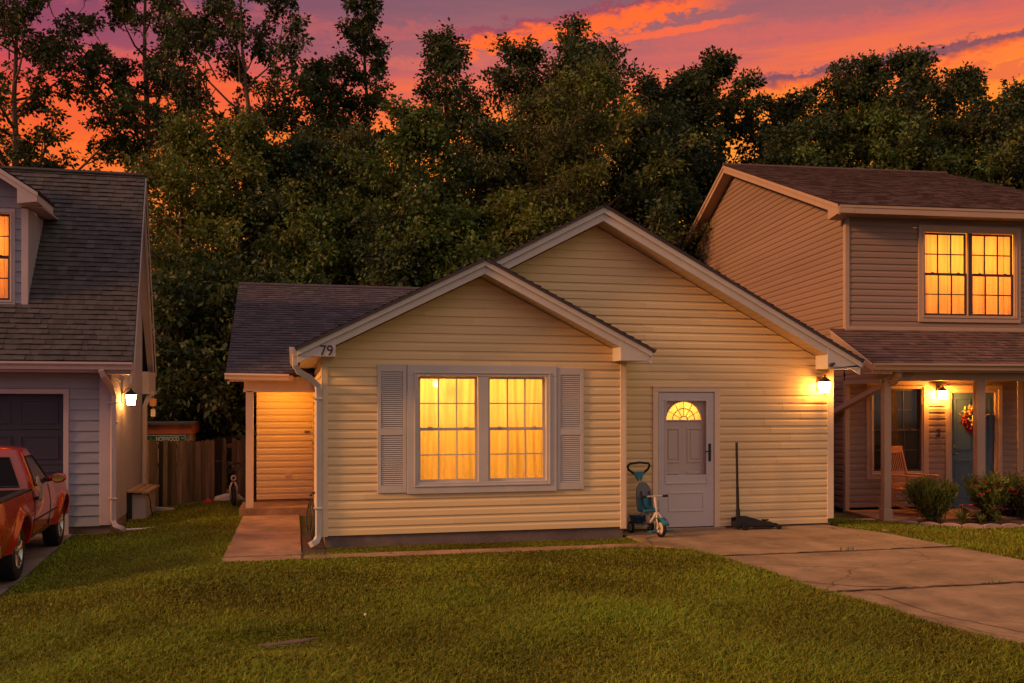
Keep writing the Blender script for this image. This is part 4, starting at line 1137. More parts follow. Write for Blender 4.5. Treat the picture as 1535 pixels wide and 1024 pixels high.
# small plants growing in the driveway joints, dandelion and pebble
def weed(x, y, z, seed, label, h=.1):
    r = random.Random(seed); mb = MB()
    for k in range(16):
        a = r.uniform(0, 2 * pi); l = h * .6 * r.uniform(.5, 1.1); w = .005
        c = Vector((x + .045 * r.gauss(0, 1), y + .015 * r.gauss(0, 1), z)); d = Vector((math.cos(a) * .5, math.sin(a) * .5, 1)).normalized()
        s_ = Vector((-math.sin(a), math.cos(a), 0)) * w
        mb.quad(c - s_ * .4, c + s_ * .4, c + d * l * .6 + s_, c + d * l * .6 - s_, r.uniform(-.3, .5)); mb.add([c + d * l * .6 + s_, c + d * l * .6 - s_, c + d * l + Vector((math.cos(a), math.sin(a), 0)) * l * .2], [(0, 1, 2)], .4)
    return tag(mb.build('weed', 'shrub'), label, 'weed', 'weeds in the driveway joints')
weed(6.72, 10.41, .0, 3, 'taller green weed in the driveway joint nearer the house', .13)
weed(6.98, 8.19, .0, 4, 'small spreading weed in the driveway joint nearer the street', .10)
mb = MB(); mb.tube([(.60, 8.02, -.02), (.60, 8.02, .05)], .002, 5); mb.ball((.60, 8.02, .055), .012, 8)
tag(mb.build('dandelion', 'sign_white', smooth=True), 'single pale dandelion head in the front lawn', 'flower')
mb = MB(); mb.ball((8.42, 12.05, -.02), .035, 8, .8); tag(mb.build('pebble', 'edging', smooth=True), 'pale pebble on the grass edge right of the driveway', 'stone')

# ------------------------------------------------------------------ fence, shed, street sign, bicycle, toy
fr_ = random.Random(12)
fx0, fx1, fy0, fy1 = -2.78, -.60, 19.0, 19.35
fn = thing('wooden_fence', 'weathered brown picket fence between the grey and yellow houses', 'fence', ((fx0 + fx1) / 2, 19.1, -.15))
mb = MB(); x = fx0
while x < fx1:
    w = .105 + fr_.uniform(-.015, .02); t = (x - fx0) / (fx1 - fx0); y = fy0 + (fy1 - fy0) * t + fr_.uniform(-.008, .008) + (.012 if int(x * 50) % 2 else -.012)
    zt = 1.14 + fr_.uniform(-.04, .05); zb = -.16 + fr_.uniform(0, .04); lx = fr_.uniform(-.012, .012)
    c = .028
    pts = [(x + .004, y, zb), (x + w - .006, y, zb), (x + w - .006 + lx, y, zt - c), (x + w - c + lx, y, zt), (x + c + lx, y, zt), (x + .004 + lx, y, zt - c)]
    if not (abs(t - .695) < .02): mb.extr(pts, (0, .02, 0), fr_.uniform(-.8, .6))
    x += w - .016
mb.build('pickets', 'fence', fn)
mb = MB()
for z in (.15, .62, .98): mb.extr([(fx0, fy0 + .03, z), (fx1, fy1 + .03, z), (fx1, fy1 + .03, z + .08), (fx0, fy0 + .03, z + .08)], (0, .04, 0))
mb.build('rail', 'fence', fn)
mb = MB()
for x in (fx0 + .05, -1.7, fx1 - .05): mb.box(x - .045, x + .045, 19.32, 19.41, -.2, 1.1)
mb.build('fence_post', 'fence', fn)
mb = MB(); mb.extr([(-2.80, 18.98, -.15), (-2.72, 18.98, -.15), (-2.60, 19.1, -.15), (-2.68, 19.15, -.15)], (0, 0, 1.30)); mb.build('end_board', 'plank', fn)

sh = thing('garden_shed', 'low shed with rusty red fascia behind the picket fence', 'shed', (-3.0, 22, -.2))
mb = MB(); mb.box(-5.0, -2.19, 21.3, 22.8, -.2, 1.22); mb.build('wall', 'white', sh)
mb = MB(); mb.box(-5.1, -2.12, 21.12, 21.16, 1.20, 1.39); mb.box(-2.14, -2.10, 21.16, 22.9, 1.20, 1.39); mb.build('fascia', 'rust', sh)
mb = MB(); mb.box(-5.2, -2.06, 21.06, 22.95, 1.395, 1.45); mb.build('roof', 'shingle_grey', sh)
ss = thing('street_sign', 'green street name sign reading NORWOOD on the shed behind the fence', 'sign', (-2.75, 21.0, 1.06))
mb = MB(); mb.box(-3.25, -2.24, 21.05, 21.06, 1.015, 1.175); mb.build('plate', 'sign_green', ss)
mb = MB(); P_ = front_plane(21.05); ring(mb, P_, -3.25, -2.24, 1.015, 1.175, .008, 0, .003); mb.build('border', 'sign_white', ss)
text_part('NORWOOD', .135, 'lettering', 'sign_white', ss, lambda x, y, z: (-2.60 + x * .62, 21.046 - z, 1.052 + y), .002)
text_part('DR', .045, 'lettering', 'sign_white', ss, lambda x, y, z: (-2.29 + x, 21.046 - z, 1.095 + y), .002)
text_part('1', .045, 'lettering', 'sign_white', ss, lambda x, y, z: (-2.935 + x, 21.046 - z, 1.095 + y), .002)

bk = thing('bicycle', 'childs bicycle seen from the front, leaning by the yellow porch post', 'bicycle', (-1.06, 17.85, -.14), rad(6))
# local: front faces -y
q = MB(); q.torus((0, -.02, .235), .20, .032, 'x', 28, 8); q.build('tyre', 'dark', bk, smooth=True, world=False)
q = MB(); q.torus((0, .86, .235), .20, .032, 'x', 28, 8); q.build('tyre', 'dark', bk, smooth=True, world=False)
q = MB()
for c in (-.02, .86):
    for k in range(10): 
        a = pi * k / 10; q.tube([(0, c - .18 * math.cos(a), .235 - .18 * math.sin(a)), (0, c + .18 * math.cos(a), .235 + .18 * math.sin(a))], .003, 4)
    q.torus((0, c, .235), .175, .008, 'x', 24, 5)
q.build('rim', 'chrome', bk, world=False)
q = MB()
for s_ in (-1, 1): q.tube([(s_ * .055, -.02, .235), (s_ * .06, .01, .46), (s_ * .03, .03, .53), (0, .035, .55)], .017, 8)
q.torus((0, .03, .62), .04, .014, 'y', 14, 6); q.build('fork', 'cream', bk, smooth=True, world=False)
q = MB(); q.tube([(0, .035, .52), (0, .06, .70)], .022, 8); q.tube([(0, .05, .62), (0, .45, .34), (0, .86, .235)], .02, 8); q.tube([(0, .06, .66), (0, .5, .55), (0, .86, .235)], .018, 8); q.tube([(0, .45, .34), (0, .53, .66)], .016, 8); q.build('frame', 'blackmetal', bk, smooth=True, world=False)
q = MB(); q.tube([(-.31, .10, .93), (-.20, .06, .93), (-.10, .05, .80), (-.07, .055, .74), (.07, .055, .74), (.10, .05, .80), (.20, .06, .93), (.31, .10, .93)], .013, 8)
q.tube([(-.10, .05, .88), (.12, .05, .89)], .016, 8); q.tube([(0, .06, .70), (0, .05, .88)], .016, 8); q.build('handlebar', 'blackmetal', bk, smooth=True, world=False)
q = MB(); q.box(-.07, .07, .46, .70, .66, .70); q.build('saddle', 'dark', bk, bevel=.02, world=False)
ty = thing('toy_car', 'red and white plastic ride on toy lying on its side by the fence', 'toy', (-1.36, 18.72, -.14), rad(8))
q = MB(); q.extr([(-.14, -.12, .10), (-.08, -.12, .20), (.10, -.12, .25), (.36, -.12, .23), (.46, -.12, .12), (.42, -.12, .03), (.30, -.12, .02), (.24, -.12, .10), (-.02, -.12, .12)], (0, .26, 0)); q.build('body', 'sign_white', ty, bevel=.02, world=False)
q = MB(); q.ball((-.22, -.02, .09), .10, 8, .9); q.extr([(-.26, -.14, .05), (-.12, -.14, .15), (.22, -.14, .13), (.20, -.14, .08), (-.05, -.14, .09), (-.2, -.14, .0)], (0, .2, 0)); q.build('hood', 'toyred', ty, smooth=False, world=False)
q = MB()
for (x, z) in ((-.02, .05), (.2, .05)): q.lathe([(.001, -.18), (.05, -.18), (.05, -.13), (.001, -.13)], (x, 0, z), 'y', 14)
q.build('wheel', 'cream', ty, world=False)

# ================================================================== RED PICKUP
tk = thing('pickup_truck', 'red pickup truck parked on the side drive facing the dark garage door', 'pickup truck', (-3.96, 13.14, -.185), math.atan2(.060, .998))
AX = (-1.37, 1.37); AZ = .33; AR = .405
def hw(y): return .835 - .10 * sm(1.5, 2.12, y) ** 1.5 - .03 * sm(-2.0, -2.45, -(-y)) if y > 0 else .835 - .03 * sm(2.1, 2.45, -y)
CS = -.70      # where the back of the cab stands
def ztop(y): return .985 if y < .95 + CS else .985 + .02 * sm(.95 + CS, 1.15 + CS, y) - .13 * sm(.9, 2.12, y)
def zbot(y):
    z = .36
    for a in AX:
        d = abs(y - a)
        if d < AR: z = max(z, AZ + math.sqrt(AR * AR - d * d))
    return z
def yprof(t, z): # side curvature
    return -.045 * ((z - .68) / .32) ** 2 if z > .68 else -.05 * ((.68 - z) / .32) ** 1.5
def skin(sx):
    mb = MB(); ys = sorted(set([-2.42 + .03 * i for i in range(152)] + [a + AR * s_ for a in AX for s_ in (-1, 1)]))
    ys = [y for y in ys if y <= 2.13]; m = 15; vs = []
    for y in ys:
        zb, zt = zbot(y), ztop(y)
        for k in range(m):
            z = zb + (zt - zb) * k / (m - 1)
            x = hw(y) + yprof(0, z)
            for a in AX:
                d = math.hypot(y - a, z - AZ)
                x += .048 * math.exp(-((d - AR - .03) / .055) ** 2) * (1 if z < .86 else max(0, 1 - (z - .86) / .1))
            if zb <= .37 and z < .5: x -= .02 * (.5 - z) / .14
            vs.append((sx * x, y, z))
        vs.append((sx * (hw(y) + yprof(0, zb) - .16), y, zb))
    w = m + 1; fs = []
    for i in range(len(ys) - 1):
        for k in range(m - 1): fs.append((i * w + k, (i + 1) * w + k, (i + 1) * w + k + 1, i * w + k + 1))
        fs.append((i * w, i * w + m, (i + 1) * w + m, (i + 1) * w))
    mb.add(vs, fs); return mb
body = MB()
for sx in (-1, 1):
    s_ = skin(sx); k = len(body.v); body.v += s_.v; body.f += [tuple(i + k for i in f) for f in s_.f]; body.t += s_.t
# bonnet, cowl, bed rails, front and rear closure
ys = [.95 + CS + .05 * i for i in range(40)]; ys = [y for y in ys if y <= 2.13] + [2.13]
vs = []
for y in ys:
    for i in range(9):
        t = -1 + 2 * i / 8; vs.append((t * (hw(y) + yprof(0, ztop(y))), y, ztop(y) + .045 * (1 - t * t)))
body.add(vs, [(i * 9 + k, (i + 1) * 9 + k, (i + 1) * 9 + k + 1, i * 9 + k + 1) for i in range(len(ys) - 1) for k in range(8)])
yb = 2.13; vs = []
for zz in (.36, .55, .75, ztop(yb)):
    for i in range(9): vs.append(((-1 + i / 4) * (hw(yb) - .05), yb + .06 * (1 - (-1 + i / 4) ** 2), zz))
body.add(vs, [(j * 9 + k, j * 9 + k + 1, (j + 1) * 9 + k + 1, (j + 1) * 9 + k) for j in range(3) for k in range(8)])
body.box(-.80, .80, -2.43, -2.38, .42, .985)
bd_ = body.build('body', 'red', tk, smooth='auto', world=False)
q = MB()
for sx in (-1, 1): q.box(min(sx * .70, sx * .80), max(sx * .70, sx * .80), -2.42, CS, .965, .992)
q.box(-.70, .70, -2.40, CS, .55, .57); q.box(-.70, .70, CS - .03, CS, .57, .98)
for sx in (-1, 1): q.box(min(sx * .69, sx * .71), max(sx * .69, sx * .71), -2.40, CS, .57, .966)
q.build('bed_liner', 'dark', bd_, world=False)
q = MB(); q.box(-.84, .84, -2.58, -2.43, .40, .56); q.build('rear_bumper', 'chrome', tk, bevel=.03, world=False)
q = MB(); q.box(-.78, .78, 2.10, 2.24, .36, .55); q.build('front_bumper', 'red', tk, bevel=.04, world=False)
# cab
low = [(-.80, .01), (.80, .01), (.80, 1.22), (-.80, 1.22)]
def cabring(z):
    t = (z - .97) / (1.47 - .97); e = t ** 1.15
    w = .805 - .185 * e; y0 = .015 + .12 * e; y1 = 1.22 - .50 * e
    pts = []
    c = .10
    for (sx, yy, yc) in ((1, y0, 1), (1, y1, -1), (-1, y1, -1), (-1, y0, 1)):
        for k in range(4):
            a = pi / 2 * k / 3
            if (sx, yc) == (1, 1): pts.append((w - c + c * math.sin(a), y0 + c - c * math.cos(a)))
            if (sx, yc) == (1, -1): pts.append((w - c + c * math.cos(a), y1 - c + c * math.sin(a)))
            if (sx, yc) == (-1, -1): pts.append((-w + c - c * math.sin(a), y1 - c + c * math.cos(a)))
            if (sx, yc) == (-1, 1): pts.append((-w + c - c * math.cos(a), y0 + c - c * math.sin(a)))
    return pts
q = MB(); vs = []; zs = [.97, 1.1, 1.22, 1.34, 1.42, 1.46]
for z in zs: vs += [(x, y + CS, z) for x, y in cabring(z)]
vs += [(x * .93, CS + .55 + (y - .55) * .9, 1.485) for x, y in cabring(1.47)]; vs += [(x * .6, CS + .55 + (y - .55) * .6, 1.502) for x, y in cabring(1.47)]
m = 16; nr = len(zs) + 2
q.add(vs, [(j * m + k, j * m + (k + 1) % m, (j + 1) * m + (k + 1) % m, (j + 1) * m + k) for j in range(nr - 1) for k in range(m)] + [tuple((nr - 1) * m + k for k in range(m))])
cab = q.build('cab', 'red', tk, smooth='auto', world=False)
def cabx(z): return .805 - .185 * ((z - .97) / .5) ** 1.15
def caby0(z): return CS + .015 + .12 * ((z - .97) / .5) ** 1.15
def caby1(z): return CS + 1.22 - .50 * ((z - .97) / .5) ** 1.15
for sx in (-1, 1):
    q = MB(); rows = []
    for k in range(6):
        z = 1.01 + .36 * k / 5
        rows.append(((sx * (cabx(z) + .004), caby0(z) + .20 - .02 * k / 5, z), (sx * (cabx(z) + .004), caby1(z) - .13, z)))
    for a, b in zip(rows[:-1], rows[1:]): q.quad(a[0], a[1], b[1], b[0])
    q.build('side_window', 'carglass', cab, world=False)
    q = MB(); q.tube([rows[0][0]] + [r_[0] for r_ in rows] + [r_[1] for r_ in rows[::-1]] + [rows[0][0]], .011, 6, cap=False); q.build('window_seal', 'dark', cab, world=False)
q = MB(); rows = []
for k in range(5):
    z = 1.02 + .35 * k / 4; rows.append((z, cabx(z) - .13, caby0(z) - .004))
for a, b in zip(rows[:-1], rows[1:]): q.quad((-a[1], a[2], a[0]), (a[1], a[2], a[0]), (b[1], b[2], b[0]), (-b[1], b[2], b[0]))
q.build('rear_window', 'carglass', cab, world=False)
q = MB(); a, b = rows[0], rows[-1]; q.tube([(-a[1], a[2], a[0]), (a[1], a[2], a[0]), (b[1], b[2], b[0]), (-b[1], b[2], b[0]), (-a[1], a[2], a[0])], .012, 6); q.build('window_seal', 'dark', cab, world=False)
q = MB(); rows = []
for k in range(5):
    z = 1.02 + .36 * k / 4; rows.append((z, cabx(z) - .12, caby1(z) + .004))
for a, b in zip(rows[:-1], rows[1:]): q.quad((-a[1], a[2], a[0]), (a[1], a[2], a[0]), (b[1], b[2], b[0]), (-b[1], b[2], b[0]))
q.build('windshield', 'carglass', cab, world=False)
for sx in (-1, 1):
    q = MB()
    for y in (CS + .03, CS + 1.04):
        q.tube([(sx * (hw(y) + yprof(0, z) + .001), y + (.05 if y > .3 and z < .5 else 0), z) for z in (.40, .5, .6, .68, .78, .88, .985)], .006, 5)
    q.tube([(sx * (hw(.5) + yprof(0, .385) + .0), y, .40) for y in (CS + .03, 0, CS + 1.05)], .006, 5)
    q.tube([(sx * (hw(y) + yprof(0, .70) + .002), y, .60) for y in (-.9, 0, .9)], .007, 5)
    dr_ = q.build('door', 'dark', tk, world=False)
    q = MB(); q.box(min(sx * .825, sx * .85), max(sx * .825, sx * .85), .10 + CS, .22 + CS, .84, .88); q.build('handle', 'dark', dr_, bevel=.006, world=False)
    q = MB(); q.tube([(sx * .80, 1.00 + CS, 1.03), (sx * .90, 1.0 + CS, 1.05)], .035, 8); q.lathe([(.001, .96 + CS), (.07, .965 + CS), (.085, 1.01 + CS), (.06, 1.06 + CS), (.001, 1.07 + CS)], (0, 0, 0), 'y', 18)
    k0 = len(q.v) - 5 * 18
    for i in range(k0, len(q.v)):
        p = q.v[i]; q.v[i] = (sx * .945 + p[0] * 1.15, p[1] - .05, 1.05 + p[2] * .8)
    mi = q.build('wing_mirror', 'red', tk, smooth=True, world=False)
    q = MB(); q.add([(sx * .945 + .072 * math.cos(2 * pi * k / 20), .907 + CS, 1.05 + .046 * math.sin(2 * pi * k / 20)) for k in range(20)], [tuple(range(20))]); q.build('mirror_glass', 'mirror', mi, world=False)
for sx in (-1, 1):
    for a in AX:
        q = MB(); x0 = sx * .80; X = lambda d: x0 - sx * d
        pr = [(.17, X(.19)), (.31, X(.20)), (.332, X(.17)), (.335, X(.05)), (.322, X(.012)), (.29, X(.0)), (.215, X(.004)), (.205, X(.03))]
        q.lathe(pr, (0, a, AZ), 'x', 36); wl = q.build('wheel', 'dark', tk, smooth='auto', world=False)
        q = MB(); q.lathe([(.205, X(.015)), (.20, X(.006)), (.19, X(.03)), (.185, X(.09)), (.001, X(.10))], (0, a, AZ), 'x', 32)
        for i in range(5):
            t = 2 * pi * i / 5 + .3
            for dt in (-.16, .16):
                q.tube([(X(.035), a + .05 * math.cos(t), AZ + .05 * math.sin(t)), (X(.022), a + .12 * math.cos(t + dt * .6), AZ + .12 * math.sin(t + dt * .6)), (X(.02), a + .195 * math.cos(t + dt), AZ + .195 * math.sin(t + dt))], .017, 6)
        q.lathe([(.055, X(.05)), (.055, X(.022)), (.03, X(.012)), (.001, X(.012))], (0, a, AZ), 'x', 16)
        q.build('rim', 'chrome', wl, smooth='auto', world=False)
q = MB()
for a in AX: q.box(-.62, .62, a - .42, a + .42, .30, .74)
q.box(-.60, .60, -2.3, 2.0, .26, .42); q.build('chassis', 'dark', tk, world=False)
for sx in (-1, 1):
    q = MB(); q.box(min(sx * .70, sx * .81), max(sx * .70, sx * .81), -2.445, -2.40, .62, .92); q.build('tail_light', 'toyred', tk, bevel=.01, world=False)
    q = MB(); q.box(min(sx * .5, sx * .72), max(sx * .5, sx * .72), 2.10, 2.18, .66, .80); q.build('headlight', 'sign_white', tk, bevel=.02, world=False)
bg = thing('cloth_cover', 'rounded grey cover hanging over the door edge of the red pickup', 'cover', (-3.09, 12.56, .70), math.atan2(.060, .998))  # unidentified grey form, modelled as a rounded shell
q = MB(); vs = []; 
for j in range(9):
    z = .25 - .30 * j / 8; w = (.085 * math.sqrt(max(0, 1 - ((z - .15) / .10) ** 2)) if z > .15 else .085) * (1 - .15 * max(0, .15 - z))
    for i in range(7):
        t = -1 + 2 * i / 6; vs.append((.030 + .012 * (1 - t * t) + (.02 if z < .15 else -.02 * (z - .15) / .1), t * max(w, .004) , z))
q.add(vs, [(j * 7 + i, j * 7 + i + 1, (j + 1) * 7 + i + 1, (j + 1) * 7 + i) for j in range(8) for i in range(6)])
o = q.build('cloth', 'graycloth', bg, smooth=True, world=False); sdm = o.modifiers.new('thickness', 'SOLIDIFY'); sdm.thickness = .012

# ================================================================== TRICYCLE AND FLOOR JACK
tr = thing('tricycle', 'teal toddler tricycle with push handle and grey seat beside the white door', 'tricycle', (4.88, 12.34, .008), rad(9))
# local: front faces -y
def wheel3(c, R_, w):
    q = MB(); q.torus(c, R_ - w * .5, w * .5, 'x', 28, 8); o = q.build('wheel', 'dark', tr, smooth=True, world=False)
    q = MB(); x = c[0]; q.lathe([(R_ - w * .8, x - w * .35), (R_ * .55, x - w * .42), (.02, x - w * .30), (.02, x + w * .30), (R_ * .55, x + w * .42), (R_ - w * .8, x + w * .35)], (0, c[1], c[2]), 'x', 24); q.build('rim', 'cream', o, world=False)
    q = MB(); q.lathe([(.025, x - w * .6), (.025, x + w * .6), (.001, x + w * .62)], (0, c[1], c[2]), 'x', 12); q.build('hub', 'teal', o, world=False)
wheel3((0, -.30, .125), .125, .048); wheel3((-.16, .24, .085), .085, .042); wheel3((.16, .24, .085), .085, .042)
q = MB(); q.tube([(0, -.30, .125), (.035, -.29, .15), (.035, -.25, .27), (0, -.21, .33)], .014, 8); q.tube([(0, -.30, .125), (-.035, -.29, .15), (-.035, -.25, .27), (0, -.21, .33)], .014, 8)
q.tube([(0, -.22, .29), (0, -.16, .46), (0, -.14, .54)], .017, 8); q.tube([(0, -.20, .33), (0, -.05, .19), (0, .20, .13)], .024, 8); q.tube([(-.16, .24, .085), (.16, .24, .085)], .014, 8)
q.tube([(0, .03, .17), (0, .06, .32)], .035, 8); q.build('frame', 'cream', tr, smooth=True, world=False)
q = MB(); vs = []
for i in range(9):
    a = rad(20 + 115 * i / 8)
    for s_ in (-1, 1): vs.append((s_ * .05, -.30 - .150 * math.cos(a), .125 + .150 * math.sin(a)))
q.add(vs, [(2 * i, 2 * i + 1, 2 * i + 3, 2 * i + 2) for i in range(8)])
o = q.build('mudguard', 'teal', tr, smooth=True, world=False); sdm = o.modifiers.new('thickness', 'SOLIDIFY'); sdm.thickness = .012
q = MB(); q.tube([(-.20, -.13, .55), (.20, -.13, .55)], .011, 8); q.build('handlebar', 'cream', tr, world=False)
for s_ in (-1, 1):
    q = MB(); q.tube([(s_ * .13, -.13, .55), (s_ * .215, -.13, .55)], .018, 10); q.build('grip', 'dark', tr, world=False)
    q = MB(); q.tube([(s_ * .03, -.30, .125), (s_ * .06, -.30, .10), (s_ * .12, -.30, .085)], .008, 6); q.box(s_ * .13 - .05, s_ * .13 + .05, -.34, -.26, .072, .098); q.build('pedal', 'teal', tr, bevel=.006, world=False)
q = MB(); q.box(-.13, .13, -.07, .13, .315, .36); q.build('seat', 'teal', tr, bevel=.02, world=False)
q = MB()
prf = [(.125, .34), (.135, .44), (.125, .56), (.10, .66), (.05, .715), (0, .725)]
outl = [(x, z) for x, z in prf] + [(-x, z) for x, z in prf[-2::-1]]
q.extr([(x, .10 + .18 * (z - .34), z) for x, z in outl], (0, .035, .0)); q.build('backrest', 'tealfab', tr, bevel=.01, world=False)
q = MB(); q.extr([(-.115, .085, .35), (.115, .085, .35), (.105, .115, .53), (-.105, .115, .53)], (0, .02, 0)); q.build('cushion', 'teal', tr, bevel=.006, world=False)
q = MB()
for s_ in (-1, 1): q.tube([(s_ * .06, .13, .60), (s_ * .065, .09, .52), (s_ * .06, .06, .40), (s_ * .055, -.02, .362)], .013, 4, squash=.4)
q.build('harness', 'dark', tr, world=False)
q = MB(); q.add([(-.10, .17, .13), (.10, .17, .13), (.10, .33, .13), (-.10, .33, .13), (-.135, .14, .24), (.135, .14, .24), (.135, .36, .24), (-.135, .36, .24)], [(3, 2, 1, 0), (0, 1, 5, 4), (1, 2, 6, 5), (2, 3, 7, 6), (3, 0, 4, 7)])
q.build('basket', 'bluebin', tr, bevel=.008, world=False)
q = MB(); q.tube([(0, .19, .14), (-.01, .24, .55), (-.015, .27, .80)], .013, 8); q.build('push_bar', 'cream', tr, world=False)
q = MB(); q.add([(-.035, .25, .735), (.015, .25, .735), (.085, .265, .87), (-.115, .265, .87), (-.035, .29, .735), (.015, .29, .735), (.085, .30, .87), (-.115, .30, .87)], [(0, 1, 2, 3), (7, 6, 5, 4), (0, 4, 5, 1), (1, 5, 6, 2), (2, 6, 7, 3), (3, 7, 4, 0)]); q.build('pouch', 'teal', tr, bevel=.008, world=False)
q = MB(); lp = [(-.09, .28, .84), (-.18, .28, .90), (-.20, .27, .95), (-.17, .25, .985), (-.02, .24, 1.0), (.13, .25, .985), (.16, .27, .95), (.14, .28, .90), (.06, .28, .84)]
q.tube(lp, .017, 8); q.build('push_handle', 'dark', tr, smooth=True, world=False)

jk = thing('floor_jack', 'black floor jack with upright handle against the yellow siding', 'floor jack', (6.60, 12.53, .012), rad(-2))
q = MB()
for y in (-.10, .09):
    q.extr([(-.33, y, .055), (-.33, y, .16), (-.22, y, .185), (-.10, y, .18), (.02, y, .145), (.14, y, .105), (.30, y, .09), (.34, y, .06), (.30, y, .045), (-.1, y, .05)], (0, .012, 0))
q.box(-.33, -.2, -.088, .09, .03, .12); q.box(-.05, .33, -.07, .07, .03, .07); q.build('frame', 'blackmetal', jk, bevel=.006, world=False)
for (x, w) in ((-.20, .05), (.32, .035)):
    for y in (-.12, .12):
        q = MB(); q.lathe([(.001, y - .02), (w, y - .02), (w, y + .02), (.001, y + .02)], (x, 0, w - .005), 'y', 18); q.build('caster', 'dark', jk, world=False)
q = MB(); q.lathe([(.001, .12), (.05, .12), (.058, .135), (.001, .135)], (.16, 0, 0), 'z', 18); q.box(.0, .16, -.03, .03, .085, .12); q.build('saddle', 'blackmetal', jk, world=False)
q = MB(); q.tube([(-.26, 0, .09), (-.265, 0, .20), (-.268, 0, .30)], .032, 10); q.tube([(-.268, 0, .28), (-.275, 0, .62)], .023, 10); q.tube([(-.275, 0, .60), (-.288, 0, 1.27)], .019, 10); q.build('handle', 'blackmetal', jk, smooth='auto', world=False)

# ================================================================== RIGHT FLOWER BED
edge = [(9.66, 13.46), (9.85, 13.30), (10.08, 13.10), (10.53, 12.77), (11.0, 12.70), (11.37, 12.64), (12.6, 12.52)]
el = [Vector((*p, 0)) for p in edge]; acc = 0; ppts = []
def along(d):
    for a, b in zip(el[:-1], el[1:]):
        l = (b - a).length
        if d <= l: return a + (b - a) * (d / l)
        d -= l
    return el[-1]
L_ = .315
e0 = None
for k in range(9):
    a, b = along(k * L_ + .008), along((k + 1) * L_ - .008)
    c = (a + b) / 2; ang = math.atan2((b - a).y, (b - a).x)
    if e0 is None:
        q = MB(); pts = [(-.15, -.03, -.08)] + [(-.15 + .30 * i / 12, -.03, .035 + .03 * math.sin(pi * i / 12) ** .7) for i in range(13)] + [(.15, -.03, -.08)]
        q.extr(pts, (0, .06, 0)); e0 = q.build('edging_stone', 'edging', bevel=.008); o = e0
    else:
        o = e0.copy(); COL.objects.link(o)
    o.location = (c.x, c.y, -.125); o.rotation_euler = (random.uniform(-.06, .06), random.uniform(-.05, .05), ang + random.uniform(-.06, .06))
    tag(o, 'pale scalloped edging stone along the front of the flower bed', 'edging stone', 'edging stones of the flower bed')

def leafcards(pos, dirs, length, width, g, droop=0.0):
    """diamond leaves: pos (n,3) base, dirs (n,3) unit axis"""
    n = len(pos); rnd = g.normal(size=(n, 3)); s_ = np.cross(dirs, rnd); s_ /= np.linalg.norm(s_, axis=1, keepdims=True) + 1e-9
    L_ = length * g.uniform(.65, 1.3, n)[:, None]; W_ = width * g.uniform(.7, 1.25, n)[:, None]
    nn = np.cross(dirs, s_)
    V = np.empty((n, 4, 3)); mid = pos + dirs * L_ * .5
    V[:, 0] = pos; V[:, 1] = mid + s_ * W_ * .5 + nn * W_ * .12; V[:, 2] = pos + dirs * L_ + np.array([0, 0, -1]) * L_ * droop; V[:, 3] = mid - s_ * W_ * .5 + nn * W_ * .12
    return V
def unit(a): return a / (np.linalg.norm(a, axis=1, keepdims=True) + 1e-9)
def shrub(name, label, x, y, z, R_, H, n, seed, mat='shrub', leaf=(.075, .022), up=1.0, group=None):
    g = np.random.default_rng(seed)
    t = thing(name, label, 'shrub', (x, y, z), 0, group)
    q = MB(); r_ = random.Random(seed); tips = []
    for k in range(26):
        a = r_.uniform(0, 2 * pi); rr = R_ * math.sqrt(r_.random()) * .95; h = H * (.72 + .28 * math.sqrt(max(0, 1 - (rr / R_) ** 2))) * r_.uniform(.85, 1.08)
        p0 = (r_.gauss(0, .05), r_.gauss(0, .05), 0); p1 = (rr * .7 * math.cos(a), rr * .7 * math.sin(a), h * .45); p2 = (rr * math.cos(a), rr * math.sin(a), h)
        q.tube([p0, p1, p2], [.012, .008, .003], 5); tips.append((p0, p1, p2))
    q.build('stem', 'bark', t, world=False)
    T = np.array(tips); k = g.integers(0, len(T), n); s_ = g.beta(1.9, 1.0, n) * 1.02
    a_, b_, c_ = T[k, 0], T[k, 1], T[k, 2]
    s2 = s_[:, None]; P = a_ * (1 - s2) ** 2 + 2 * b_ * s2 * (1 - s2) + c_ * s2 ** 2 + g.normal(size=(n, 3)) * .045
    P[:, 2] = np.maximum(P[:, 2], .04)
    d = unit(np.stack([P[:, 0] * 1.2, P[:, 1] * 1.2, np.full(n, up * .4)], 1) + g.normal(size=(n, 3)) * .28)
    V = leafcards(P, d, *leaf, g)
    me = np_mesh('foliage', V, [(0, 1, 2, 3)], [], mat, g.uniform(-.6, .6, n) + .5 * (s_ - .7))
    o = bpy.data.objects.new('foliage', me); COL.objects.link(o); o.parent = t
    return t
def flowers(t, pts, mat, size, seed, name='flower'):
    r_ = random.Random(seed)
    for (x, y, z) in pts:
        q = MB()
        for k in range(9):
            a = 2 * pi * k / 9 + r_.random(); d = Vector((math.cos(a), math.sin(a), r_.uniform(-.1, .8))).normalized() * size; s_ = Vector((-math.sin(a), math.cos(a), 0)) * size * .35
            c = Vector((x, y, z)); q.quad(c, c + d * .55 + s_, c + d, c + d * .55 - s_, r_.uniform(-.5, .6))
        q.build(name, mat, t, world=False)
bx_, by_ = 10.28, 13.40
shrub('shrub', 'rounded upright green shrub in front of the rocking chair', bx_, by_, -.1, .38, .62, 6500, 61, up=2.2, leaf=(.085, .022))
s2_ = shrub('flowering_shrub', 'leafy shrub with red and pink blooms beside the second porch post', 11.22, 13.30, -.1, .38, .70, 3600, 62, 'shrub', (.07, .03), 1.2)
rr_ = random.Random(8)
flowers(s2_, [(-.34, -.12, .60), (-.22, -.2, .64), (-.17, -.22, .50), (.02, -.3, .54), (.26, -.25, .52), (-.05, -.28, .60), (-.30, -.2, .45), (.38, -.1, .52), (.42, -.15, .45)], 'petal', .065, 4)
